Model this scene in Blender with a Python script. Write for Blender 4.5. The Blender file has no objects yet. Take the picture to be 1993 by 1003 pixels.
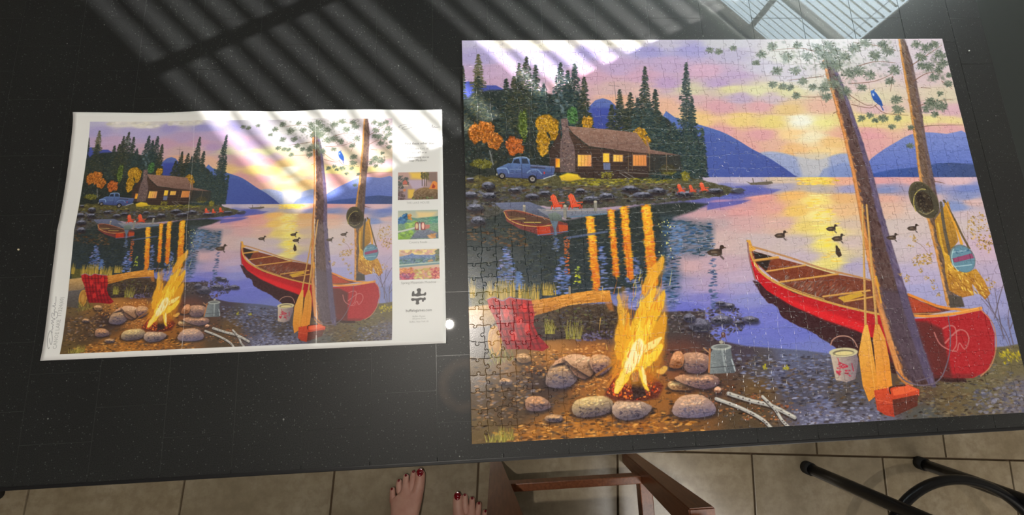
import bpy, bmesh, math, random
from mathutils import Vector, Matrix, Quaternion

sc = bpy.context.scene
COL = sc.collection
T = 0.75                                   # height of the table top above the floor
def W(x, y, z=0.0):                        # plan coordinates (x right, y towards the viewer, z down from the table top)
    return Vector((x, -y, T - z))

# ---------------------------------------------------------------- camera
cd = bpy.data.cameras.new('camera'); cam = bpy.data.objects.new('camera', cd); COL.objects.link(cam)
cd.sensor_fit = 'HORIZONTAL'; cd.sensor_width = 36.0; cd.lens = 860.0 / 1993 * 36.0
cd.clip_start = 0.01; cd.clip_end = 200
_R = ((0.997722585141554, 0.042852344119915065, -0.052089535435464594),
      (-0.03249927469927481, 0.9821138915573027, 0.18546185902817913),
      (0.05910533176013156, -0.18334661331367835, 0.9812698808910449))
_bx = Vector((_R[0][0], -_R[0][1], -_R[0][2])); _by = -Vector((_R[1][0], -_R[1][1], -_R[1][2])); _bz = -Vector((_R[2][0], -_R[2][1], -_R[2][2]))
_m = Matrix((_bx, _by, _bz)).transposed().to_4x4(); _m.translation = W(0.02175064, 0.38022831, -0.50949801)
cam.matrix_world = _m; sc.camera = cam

# ---------------------------------------------------------------- light and exposure
sc.view_settings.view_transform = 'Standard'; sc.view_settings.look = 'None'
sc.view_settings.exposure = 0.0; sc.view_settings.gamma = 1.0; sc.view_settings.use_curve_mapping = False

SKY = 11.0
wd = bpy.data.worlds.new('sky'); sc.world = wd; wd.use_nodes = True
nt = wd.node_tree; bg = nt.nodes['Background']
tcn = nt.nodes.new('ShaderNodeTexCoord'); sep = nt.nodes.new('ShaderNodeSeparateXYZ'); rmp = nt.nodes.new('ShaderNodeValToRGB')
nt.links.new(tcn.outputs['Generated'], sep.inputs[0]); nt.links.new(sep.outputs['Z'], rmp.inputs[0]); nt.links.new(rmp.outputs[0], bg.inputs[0])
rmp.color_ramp.elements[0].position = 0.0; rmp.color_ramp.elements[0].color = (0.80, 0.82, 0.76, 1)
rmp.color_ramp.elements[1].position = 0.9; rmp.color_ramp.elements[1].color = (0.62, 0.82, 0.95, 1)
bg.inputs[1].default_value = SKY

SUN_AZ, SUN_TAN = 26.5, 0.521               # azimuth in plan (right, away), tangent of the elevation
sl = bpy.data.lights.new('sun', 'SUN'); sun = bpy.data.objects.new('sun', sl); COL.objects.link(sun)
sl.energy = 17.0; sl.angle = math.radians(0.30); sl.color = (1.0, 0.97, 0.93)
_sd = Vector((math.cos(math.radians(SUN_AZ)), math.sin(math.radians(SUN_AZ)), SUN_TAN)).normalized()
sun.rotation_euler = _sd.to_track_quat('Z', 'Y').to_euler(); sun.location = W(2, -2, -3)

def area(name, loc, sx, sy, power, color, disk=False):
    l = bpy.data.lights.new(name, 'AREA'); l.shape = 'DISK' if disk else 'RECTANGLE'; l.size = sx
    if not disk: l.size_y = sy
    l.energy = power; l.color = color
    o = bpy.data.objects.new(name, l); COL.objects.link(o); o.location = loc
    return o
CEIL = 2.55                                # ceiling height above the floor
area('downlight_glow', W(-0.175, 0.288, -(CEIL - T) + 0.022), 0.038, 0, 14.0, (1.0, 0.93, 0.84), True)
area('added_fill_glow', W(1.2, 1.9, -(CEIL - T) + 0.062), 1.6, 0.8, 34.0, (1.0, 0.95, 0.89))  # unseen soft light, added to fill the room

# ---------------------------------------------------------------- helpers
def tag(o, label=None, cat=None, group=None, kind=None):
    if label: o['label'] = label
    if cat: o['category'] = cat
    if group: o['group'] = group
    if kind: o['kind'] = kind
    return o
def empty(name, loc, **k):
    o = bpy.data.objects.new(name, None); COL.objects.link(o); o.location = loc; o.empty_display_size = .05
    return tag(o, **k)
def link(name, me, mat=None, parent=None, smooth=False):
    o = bpy.data.objects.new(name, me); COL.objects.link(o)
    if mat and not me.materials: me.materials.append(mat)
    if smooth:
        for p in me.polygons: p.use_smooth = True
    if parent:
        o.parent = parent; o.matrix_parent_inverse = Matrix.Translation(-parent.location)   # children are modelled in world coordinates
    return o
def mesh(name, V, F, mat=None, parent=None, smooth=False):
    me = bpy.data.meshes.new(name); me.from_pydata([tuple(v) for v in V], [], F); me.update()
    return link(name, me, mat, parent, smooth)
def from_bm(name, bm, mat=None, parent=None, smooth=False):
    bmesh.ops.recalc_face_normals(bm, faces=bm.faces[:])
    me = bpy.data.meshes.new(name); bm.to_mesh(me); bm.free()
    return link(name, me, mat, parent, smooth)
def bm_box(bm, lo, hi, bev=0.0, M=None):
    lo, hi = Vector(lo), Vector(hi)
    g = bmesh.ops.create_cube(bm, size=1.0)['verts']
    for v in g:
        v.co = Vector(((lo[i] + hi[i]) / 2 + v.co[i] * (hi[i] - lo[i]) for i in range(3)))
        if M: v.co = M @ v.co
    if bev:
        ed = list({e for v in g for e in v.link_edges})
        bmesh.ops.bevel(bm, geom=ed, offset=bev, segments=2, affect='EDGES', profile=.6)
def box(name, lo, hi, mat, parent=None, bev=0.0, M=None):
    bm = bmesh.new(); bm_box(bm, lo, hi, bev, M); return from_bm(name, bm, mat, parent)
def bm_tube(bm, pts, rad, seg=14, closed=False, cap=True):
    P = [Vector(p) for p in pts]; n = len(P)
    if not hasattr(rad, '__len__'): rad = [rad] * n
    rings = []; prev = None
    for i in range(n):
        a = P[(i - 1) % n] if closed or i else P[i]; b = P[(i + 1) % n] if closed or i < n - 1 else P[i]
        t = (b - a).normalized()
        if prev is None: u = t.orthogonal().normalized()
        else: u = (prev - t * prev.dot(t)).normalized()
        prev = u; v = t.cross(u)
        rings.append([bm.verts.new(P[i] + (u * math.cos(k * 2 * math.pi / seg) + v * math.sin(k * 2 * math.pi / seg)) * rad[i]) for k in range(seg)])
    for i in range(n if closed else n - 1):
        A, B = rings[i], rings[(i + 1) % n]
        for k in range(seg): bm.faces.new((A[k], A[(k + 1) % seg], B[(k + 1) % seg], B[k]))
    if cap and not closed:
        bm.faces.new(rings[0][::-1]); bm.faces.new(rings[-1])
def tube(name, pts, rad, mat, parent=None, seg=14, closed=False):
    bm = bmesh.new(); bm_tube(bm, pts, rad, seg, closed); return from_bm(name, bm, mat, parent, True)

class N:                                   # tiny node builder
    def __init__(s, name):
        s.m = bpy.data.materials.new(name); s.m.use_nodes = True; s.t = s.m.node_tree; s.b = s.t.nodes['Principled BSDF']
    def new(s, ty, **k):
        n = s.t.nodes.new(ty)
        for a, b in k.items(): setattr(n, a, b)
        return n
    def l(s, a, b): s.t.links.new(a, b)
    def set(s, **k):
        for a, b in k.items():
            s.b.inputs[a.replace('_', ' ')].default_value = b
        return s
    def pos(s, scale=1.0):
        g = s.new('ShaderNodeNewGeometry'); m = s.new('ShaderNodeVectorMath', operation='SCALE'); s.l(g.outputs['Position'], m.inputs[0]); m.inputs[3].default_value = scale
        return m.outputs[0]
    def noise(s, vec, scale, detail=4, rough=.55):
        n = s.new('ShaderNodeTexNoise'); s.l(vec, n.inputs['Vector']); n.inputs['Scale'].default_value = scale; n.inputs['Detail'].default_value = detail; n.inputs['Roughness'].default_value = rough
        return n.outputs['Fac']
    def ramp(s, fac, stops):
        r = s.new('ShaderNodeValToRGB'); s.l(fac, r.inputs[0]); e = r.color_ramp.elements
        while len(e) < len(stops): e.new(.5)
        for i, (p, c) in enumerate(stops): e[i].position = p; e[i].color = (*c, 1) if len(c) == 3 else c
        return r.outputs[0]
    def mix(s, fac, a, b, mode='MIX'):
        n = s.new('ShaderNodeMix', data_type='RGBA', blend_type=mode)
        if hasattr(fac, 'links'): s.l(fac, n.inputs[0])
        else: n.inputs[0].default_value = fac
        for v, i in ((a, 6), (b, 7)):
            if hasattr(v, 'links'): s.l(v, n.inputs[i])
            else: n.inputs[i].default_value = (*v, 1)
        return n.outputs[2]
    def math(s, op, a, b=None):
        n = s.new('ShaderNodeMath', operation=op)
        for v, i in ((a, 0), (b, 1)):
            if v is None: continue
            if hasattr(v, 'links'): s.l(v, n.inputs[i])
            else: n.inputs[i].default_value = v
        return n.outputs[0]
    def col(s, c):
        if hasattr(c, 'links'): s.l(c, s.b.inputs['Base Color'])
        else: s.b.inputs['Base Color'].default_value = (*c, 1)
        return s
    def bump(s, h, strength, dist=.001):
        b = s.new('ShaderNodeBump'); b.inputs['Strength'].default_value = strength; b.inputs['Distance'].default_value = dist
        s.l(h, b.inputs['Height']); s.l(b.outputs[0], s.b.inputs['Normal']); return s

def plain(name, c, rough=.5, spec=.5, metal=0.0):
    n = N(name); n.col(c).set(Roughness=rough, Metallic=metal); n.b.inputs['Specular IOR Level'].default_value = spec
    f = n.noise(n.pos(), 60); n.col(n.mix(n.math('MULTIPLY', f, .35), c, tuple(x * .7 for x in c)))
    return n.m

# polished black stone: fine dust, light flecks, one faint brown ring painted in for a reflection
def black_stone(name, rough, coat, k=1.0):
    n = N(name); p = n.pos()
    dust = n.ramp(n.noise(p, 900, 3, .7), [(.35, (0.005 * k, 0.005 * k, 0.0055 * k)), (.75, (0.034 * k, 0.037 * k, 0.036 * k))])
    broad = n.noise(p, 9, 3); base = n.mix(n.ramp(broad, [(.3, (0, 0, 0)), (.8, (.6, .6, .6))]), dust, (0.010 * k, 0.010 * k, 0.011 * k))
    v = n.new('ShaderNodeTexVoronoi'); n.l(p, v.inputs['Vector']); v.inputs['Scale'].default_value = 150
    sepc = n.new('ShaderNodeSeparateColor'); n.l(v.outputs['Color'], sepc.inputs[0])
    pick = n.math('GREATER_THAN', sepc.outputs[0], .97); near = n.math('LESS_THAN', v.outputs['Distance'], n.math('MULTIPLY', sepc.outputs[1], .14))
    base = n.mix(n.math('MULTIPLY', pick, near), base, (.22, .23, .215))
    v2 = n.new('ShaderNodeTexVoronoi'); n.l(p, v2.inputs['Vector']); v2.inputs['Scale'].default_value = 520
    s2 = n.new('ShaderNodeSeparateColor'); n.l(v2.outputs['Color'], s2.inputs[0])
    pick = n.math('GREATER_THAN', s2.outputs[0], .9); near = n.math('LESS_THAN', v2.outputs['Distance'], .32)
    base = n.mix(n.math('MULTIPLY', n.math('MULTIPLY', pick, near), .8), base, (.085, .092, .088))
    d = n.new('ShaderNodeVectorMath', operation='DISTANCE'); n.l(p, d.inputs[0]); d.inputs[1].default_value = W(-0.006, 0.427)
    ring = n.ramp(d.outputs['Value'], [(.017, (0, 0, 0)), (.022, (.5, .5, .5)), (.026, (.5, .5, .5)), (.031, (0, 0, 0))])  # mirrored ring shape, put into the base colour
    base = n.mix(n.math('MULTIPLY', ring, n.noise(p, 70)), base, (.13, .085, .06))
    n.col(base).set(Roughness=rough, IOR=1.40); n.b.inputs['Coat Weight'].default_value = coat; n.b.inputs['Coat Roughness'].default_value = .015; n.b.inputs['Coat IOR'].default_value = 1.5
    return n.m
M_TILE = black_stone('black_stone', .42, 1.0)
M_LEAF = black_stone('black_stone_leaf', .5, .15, .8)
n = N('grey_grout'); n.col((.03, .033, .031)).set(Roughness=.3); M_GROUT = n.m
M_BLACK = plain('black_paint', (.012, .012, .013), .35)
M_STEEL = plain('black_steel', (.010, .010, .012), .28)
M_CAP = plain('black_rubber', (.015, .014, .013), .8)
# reddish stained wood
n = N('stained_wood'); p = n.pos(); mp = n.new('ShaderNodeMapping'); n.l(p, mp.inputs[0]); mp.inputs['Scale'].default_value = (1, 1, .12)
g = n.noise(mp.outputs[0], 160, 5, .6); n.col(n.ramp(g, [(.3, (.15, .046, .018)), (.7, (.28, .100, .042))])).set(Roughness=.3); M_WOOD = n.m
# travertine-look floor tile
n = N('beige_floor_tile'); p = n.pos(); a = n.noise(p, 7, 6, .65); b = n.noise(p, 38, 5, .6)
oi = n.new('ShaderNodeObjectInfo')
cc = n.ramp(a, [(.32, (.25, .195, .12)), (.5, (.34, .275, .18)), (.66, (.43, .36, .255))])
cc = n.mix(n.ramp(b, [(.42, (0, 0, 0)), (.62, (.6, .6, .6))]), cc, (.23, .175, .11)); cc = n.mix(n.math('MULTIPLY', oi.outputs['Random'], .35), cc, (.25, .215, .16))
n.col(cc).set(Roughness=.24); n.bump(b, .15, .0006); M_FLOOR = n.m
M_FGROUT = plain('brown_grout', (.10, .065, .035), .9)
M_WALL = plain('wall_paint', (.34, .325, .29), .8); M_CEIL = plain('ceiling_paint', (.36, .35, .33), .9); M_TRIM = plain('white_trim', (.7, .7, .68), .5)
n = N('blind_slat'); n.col((.62, .63, .60)).set(Roughness=.5)
tl = n.new('ShaderNodeBsdfTranslucent'); tl.inputs[0].default_value = (.85, .87, .82, 1); ms = n.new('ShaderNodeMixShader'); ms.inputs[0].default_value = .75
n.l(n.b.outputs[0], ms.inputs[1]); n.l(tl.outputs[0], ms.inputs[2]); n.l(ms.outputs[0], n.t.nodes['Material Output'].inputs[0]); M_SLAT = n.m
# window pane: clear thin glass that lets sunlight through
n = N('window_glass'); tr = n.new('ShaderNodeBsdfTransparent'); gl = n.new('ShaderNodeBsdfGlossy'); gl.inputs['Roughness'].default_value = .02
mx = n.new('ShaderNodeMixShader'); mx.inputs[0].default_value = .06; n.l(tr.outputs[0], mx.inputs[1]); n.l(gl.outputs[0], mx.inputs[2]); n.l(mx.outputs[0], n.t.nodes['Material Output'].inputs[0]); M_GLASS = n.m
n = N('lamp_glass'); n.col((.9, .88, .84)); n.b.inputs['Emission Color'].default_value = (1, .93, .82, 1); n.b.inputs['Emission Strength'].default_value = 2.5; M_LAMP = n.m
# ---------------------------------------------------------------- the print: painted here with numpy strokes
import numpy as np
CW, CH = 1900, 1418           # canvas of the lake picture (puzzle and poster share the artwork)
PW, PH = 0.65526, 0.489       # printed size on the puzzle in metres

rs = np.random.RandomState(7)
# photograph -> table plane (used only to place the drawn shapes of the flat print on the print)
CAM_R = np.array([[0.997722585141554, 0.042852344119915065, -0.052089535435464594],
                  [-0.03249927469927481, 0.9821138915573027, 0.18546185902817913],
                  [0.05910533176013156, -0.18334661331367835, 0.9812698808910449]])
CAM_C = np.array([0.02175064, 0.38022831, -0.50949801])
FOC = 860.0
def back(x, y, z=0.0):
    d = CAM_R.T @ np.array([(x - 996.5) / FOC, (y - 501.5) / FOC, 1.0])
    s = (z - CAM_C[2]) / d[2]
    return CAM_C + s * d
KM = np.array([[FOC, 0, 996.5], [0, FOC, 501.5], [0, 0, 1]])
HM = KM @ np.c_[CAM_R[:, 0], CAM_R[:, 1], -CAM_R @ CAM_C]     # plane (x, y, 1) -> picture
HI = np.linalg.inv(HM)
def q(pts):                   # drawn outline -> canvas pixels
    p = np.atleast_2d(np.array(pts, float))
    h = np.c_[p, np.ones(len(p))] @ HI.T
    return np.c_[h[:, 0] / h[:, 2] / PW * CW, h[:, 1] / h[:, 2] / PH * CH]

def smooth(P, closed=False, n=4):
    P = np.asarray(P, float); m = len(P)
    if m < 3: return P
    out = []
    for i in range(m if closed else m - 1):
        if closed: a, b, c, d = P[i - 1], P[i], P[(i + 1) % m], P[(i + 2) % m]
        else: a, b, c, d = P[max(i - 1, 0)], P[i], P[i + 1], P[min(i + 2, m - 1)]
        for t in np.arange(n) / n:
            out.append(.5 * (2 * b + (c - a) * t + (2 * a - 5 * b + 4 * c - d) * t * t + (3 * b - a - 3 * c + d) * t ** 3))
    if not closed: out.append(P[-1])
    return np.array(out)

class Canvas:
    def __init__(s, w, h, base=(0.5, 0.5, 0.5), conv=None, sc=1.9):
        s.w, s.h = w, h
        s.a = np.zeros((h, w, 3), np.float32) + np.array(base, np.float32)
        s.conv = conv or (lambda p: np.atleast_2d(np.array(p, float)))
        s.sc = sc
    def win(s, x0, y0, x1, y1):
        x0 = max(0, int(x0)); y0 = max(0, int(y0)); x1 = min(s.w, int(x1) + 1); y1 = min(s.h, int(y1) + 1)
        return None if x1 <= x0 or y1 <= y0 else (x0, y0, x1, y1)
    def grid(s, b):
        x0, y0, x1, y1 = b
        return np.meshgrid(np.arange(x0, x1) + .5, np.arange(y0, y1) + .5)
    def blend(s, b, al, col):
        x0, y0, x1, y1 = b
        v = s.a[y0:y1, x0:x1]
        v += al[..., None] * (np.asarray(col, np.float32) - v)
    def sd(s, P, b):
        X, Y = s.grid(b); d = np.full(X.shape, 1e9); ins = np.zeros(X.shape, bool)
        n = len(P)
        for i in range(n):
            ax, ay = P[i]; bx, by = P[(i + 1) % n]
            ex, ey = bx - ax, by - ay
            L = ex * ex + ey * ey + 1e-9
            t = np.clip(((X - ax) * ex + (Y - ay) * ey) / L, 0, 1)
            d = np.minimum(d, (X - ax - t * ex) ** 2 + (Y - ay - t * ey) ** 2)
            if ay != by:
                c = ((Y < ay) != (Y < by)) & (X < ax + (Y - ay) / (by - ay) * ex)
                ins ^= c
        d = np.sqrt(d)
        return np.where(ins, d, -d), X, Y
    # fill an outline; col2 gives a gradient along direction ang (degrees, 90 = downwards)
    def poly(s, pts, col, col2=None, ang=90, f=1.0, al=1.0, nz=0.0, wob=0.0, sm=0):
        P = s.conv(pts)
        if sm: P = smooth(P, True, sm)
        m = f * 2 + 2 + wob * 2
        b = s.win(P[:, 0].min() - m, P[:, 1].min() - m, P[:, 0].max() + m, P[:, 1].max() + m)
        if b is None: return
        d, X, Y = s.sd(P, b)
        if wob: d = d + wob * (vnoise(X / (3.5 * wob + 3), Y / (3.5 * wob + 3)) - .5) * 2
        a = np.clip(.5 + d / (2 * f), 0, 1) * al
        c = np.array(col, np.float32) / 255
        if col2 is not None:
            u, v = np.cos(np.radians(ang)), np.sin(np.radians(ang))
            t = X * u + Y * v; tp = P[:, 0] * u + P[:, 1] * v
            t = np.clip((t - tp.min()) / (tp.max() - tp.min() + 1e-6), 0, 1)[..., None]
            c = c * (1 - t) + np.array(col2, np.float32) / 255 * t
        if nz:
            k = (vnoise(X / 9, Y / 5) - .5) * nz + (vnoise(X / 3, Y / 2) - .5) * nz
            c = np.clip(c + k[..., None], 0, 1)
        s.blend(b, a, c)
    def line(s, pts, w, col, w2=None, al=1.0, f=.8):
        P = s.conv(pts)
        if len(P) > 2: P = smooth(P)
        w2 = w if w2 is None else w2
        w, w2 = w * s.sc / 2, w2 * s.sc / 2
        n = len(P) - 1; m = max(w, w2) + 2
        c = np.array(col, np.float32) / 255
        b = s.win(P[:, 0].min() - m, P[:, 1].min() - m, P[:, 0].max() + m, P[:, 1].max() + m)
        if b is None: return
        X, Y = s.grid(b); best = np.full(X.shape, -1e9)
        for i in range(n):
            ax, ay = P[i]; ex, ey = P[i + 1] - P[i]
            t = np.clip(((X - ax) * ex + (Y - ay) * ey) / (ex * ex + ey * ey + 1e-9), 0, 1)
            r = w + (w2 - w) * (i + t) / n
            best = np.maximum(best, r - np.hypot(X - ax - t * ex, Y - ay - t * ey))
        s.blend(b, np.clip(.5 + best / (2 * f), 0, 1) * al, c)
    def ell(s, x, y, rx, ry, col, ang=0, al=1.0, f=.8, px=False):
        if not px:
            x, y = s.conv([(x, y)])[0]; rx *= s.sc; ry *= s.sc
        m = max(rx, ry) + 2
        b = s.win(x - m, y - m, x + m, y + m)
        if b is None: return
        X, Y = s.grid(b); cs, sn = np.cos(np.radians(ang)), np.sin(np.radians(ang))
        U = ((X - x) * cs + (Y - y) * sn) / max(rx, .3); V = (-(X - x) * sn + (Y - y) * cs) / max(ry, .3)
        r = np.hypot(U, V)
        s.blend(b, np.clip((1 - r) * min(rx, ry) / (2 * f) + .5, 0, 1) * al, np.array(col, np.float32) / 255)
    # n loose brush dabs inside an outline
    def dabs(s, pts, n, cols, r=(1.5, 4), asp=1.6, ang=0, spread=40, al=.85, jit=14, f=.8):
        P = s.conv(pts)
        x0, y0 = P.min(0); x1, y1 = P.max(0)
        k = int(n * 1.0); got = 0
        while got < n:
            X = rs.uniform(x0, x1, k * 2); Y = rs.uniform(y0, y1, k * 2)
            ins = np.zeros(len(X), bool)
            for i in range(len(P)):
                ax, ay = P[i]; bx, by = P[(i + 1) % len(P)]
                if ay != by: ins ^= ((Y < ay) != (Y < by)) & (X < ax + (Y - ay) / (by - ay) * (bx - ax))
            X, Y = X[ins], Y[ins]
            for j in range(min(len(X), n - got)):
                c = np.array(cols[rs.randint(len(cols))], float) + rs.normal(0, jit)
                rr = rs.uniform(*r) * s.sc / 2
                s.ell(X[j], Y[j], rr * asp, rr, np.clip(c, 0, 255), ang + rs.uniform(-spread, spread), al, f, px=True)
            got += min(len(X), n - got)
            if len(X) == 0: break
    # soft colour field through control points (x, y, r, g, b)
    def field(s, ctrl, pts, sx, sy, streak=0.0, f=1.0):
        P = s.conv(pts); b = s.win(P[:, 0].min() - 3, P[:, 1].min() - 3, P[:, 0].max() + 3, P[:, 1].max() + 3)
        d, X, Y = s.sd(P, b)
        a = np.clip(.5 + d / (2 * f), 0, 1)
        st = 2; Xs, Ys = X[::st, ::st], Y[::st, ::st]
        Yw = Ys + streak * (vnoise(Xs / 150, Ys / 13) - .5) * 2 + streak * .6 * (vnoise(Xs / 50, Ys / 6) - .5) * 2
        C = s.conv([(c[0], c[1]) for c in ctrl]); K = np.array([c[2:5] for c in ctrl], float)
        num = np.zeros(Xs.shape + (3,)); den = np.zeros(Xs.shape) + 1e-12
        for (cx, cy), k in zip(C, K):
            w = 1 / (((Xs - cx) / (sx * s.sc)) ** 2 + ((Yw - cy) / (sy * s.sc)) ** 2 + .08) ** 2
            num += w[..., None] * k; den += w
        col = (num / den[..., None] / 255).astype(np.float32)
        col = col.repeat(st, 0).repeat(st, 1)[:X.shape[0], :X.shape[1]]
        s.blend(b, a, col)

_NT = np.random.RandomState(3).rand(256, 256)
def vnoise(x, y):
    xi = np.floor(x).astype(int); yi = np.floor(y).astype(int); fx = x - xi; fy = y - yi
    fx = fx * fx * (3 - 2 * fx); fy = fy * fy * (3 - 2 * fy)
    a = _NT[yi & 255, xi & 255]; b = _NT[yi & 255, (xi + 1) & 255]
    c = _NT[(yi + 1) & 255, xi & 255]; d = _NT[(yi + 1) & 255, (xi + 1) & 255]
    return (a * (1 - fx) + b * fx) * (1 - fy) + (c * (1 - fx) + d * fx) * fy

def conifer(c, x, yt, yb, hw, cols, lean=0, dense=1.0, p=.8):
    """a spruce: rows of drooping dabs that widen downwards, ragged sides"""
    c.line([(x, yt), (x + lean, yb)], .8, (60, 55, 50), 2)
    y = yt + 1.0
    while y < yb:
        t = (y - yt) / (yb - yt); w = hw * (t ** p) * rs.uniform(.45, 1.2) + .8
        n = int((3 + w * 1.1) * dense)
        for k in range(n):
            u = rs.uniform(-1, 1); sgn = np.sign(u)
            xx = x + lean * t + u * w; yy = y + abs(u) * w * .22 + rs.uniform(-1, 1)
            cc = np.array(cols[rs.randint(len(cols))], float) + rs.normal(0, 9)
            c.ell(xx, yy, rs.uniform(1.4, 3.4), rs.uniform(.6, 1.3), np.clip(cc, 0, 255), sgn * 14 + rs.uniform(-15, 15), .85)
        y += rs.uniform(1.6, 2.6)

def blob_tree(c, x, y, rx, ry, cols, n=220):
    th = np.linspace(0, 2 * np.pi, 16)[:-1]
    P = [(x + rx * rs.uniform(.65, 1.15) * np.cos(t), y + ry * rs.uniform(.7, 1.12) * np.sin(t)) for t in th]
    base = np.array(cols[0]) * .62
    c.poly(P, base, f=3, wob=5)
    c.dabs(P, n, cols, r=(1.2, 3.2), asp=1.3, spread=90, jit=16)

def duck(c, x, y, s=1.0, fl=1):
    k = lambda a: [(x + fl * u * s, y + v * s) for u, v in a]
    D = (62, 50, 45)
    c.poly(k([(-12, -1), (-7, -4), (2, -5), (6, -3), (7, 2), (2, 4), (-6, 4), (-10, 2)]), D, (90, 75, 65), f=.8)
    c.ell(x + fl * 6.5 * s, y - 7 * s, 2.6 * s, 2.4 * s, D)
    c.line(k([(6, -7), (11, -6)]), 1.2 * s, (80, 62, 50)); c.line(k([(5, -5), (5, -1)]), 3 * s, D)
    c.line(k([(5, 4), (8, 7)]), 2.5 * s, (85, 72, 72), al=.8)
    c.ell(x - fl * 3 * s, y - 1 * s, 4 * s, 1.2 * s, (135, 115, 95), al=.7)

def rock(c, pts, top, low, sh=(50, 42, 48)):
    P = np.array(pts, float); m = P.mean(0)
    low = np.array(low) * .74; top = np.clip(np.array(top) * 1.06, 0, 255)
    c.poly([(a + (a - m[0]) * .12, b + 6) for a, b in pts], (44, 36, 40), f=5, al=.6, sm=3)
    c.poly([(a + 1.5, b + 3.5) for a, b in pts], sh, f=2.5, al=.75)
    c.poly(pts, top, low, ang=82, f=1.2, nz=.07, wob=1, sm=3)
    w, h = np.ptp(P[:, 0]), np.ptp(P[:, 1])
    c.dabs([(m[0] - w * .33, m[1] - h * .05), (m[0] - w * .2, m[1] - h * .36), (m[0] + w * .2, m[1] - h * .38), (m[0] + w * .33, m[1] - h * .05)],
           int(8 + w * .5), [np.clip(np.array(top) + 24, 0, 255), top], r=(1.2, 3), asp=2, ang=-10, spread=25, al=.6)
    c.dabs([(m[0] - w * .35, m[1] + h * .05), (m[0] + w * .35, m[1] + h * .05), (m[0] + w * .25, m[1] + h * .38), (m[0] - w * .25, m[1] + h * .38)],
           int(6 + w * .35), [low, np.array(low) * .8], r=(1.2, 3), asp=2, ang=5, spread=25, al=.55)

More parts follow.
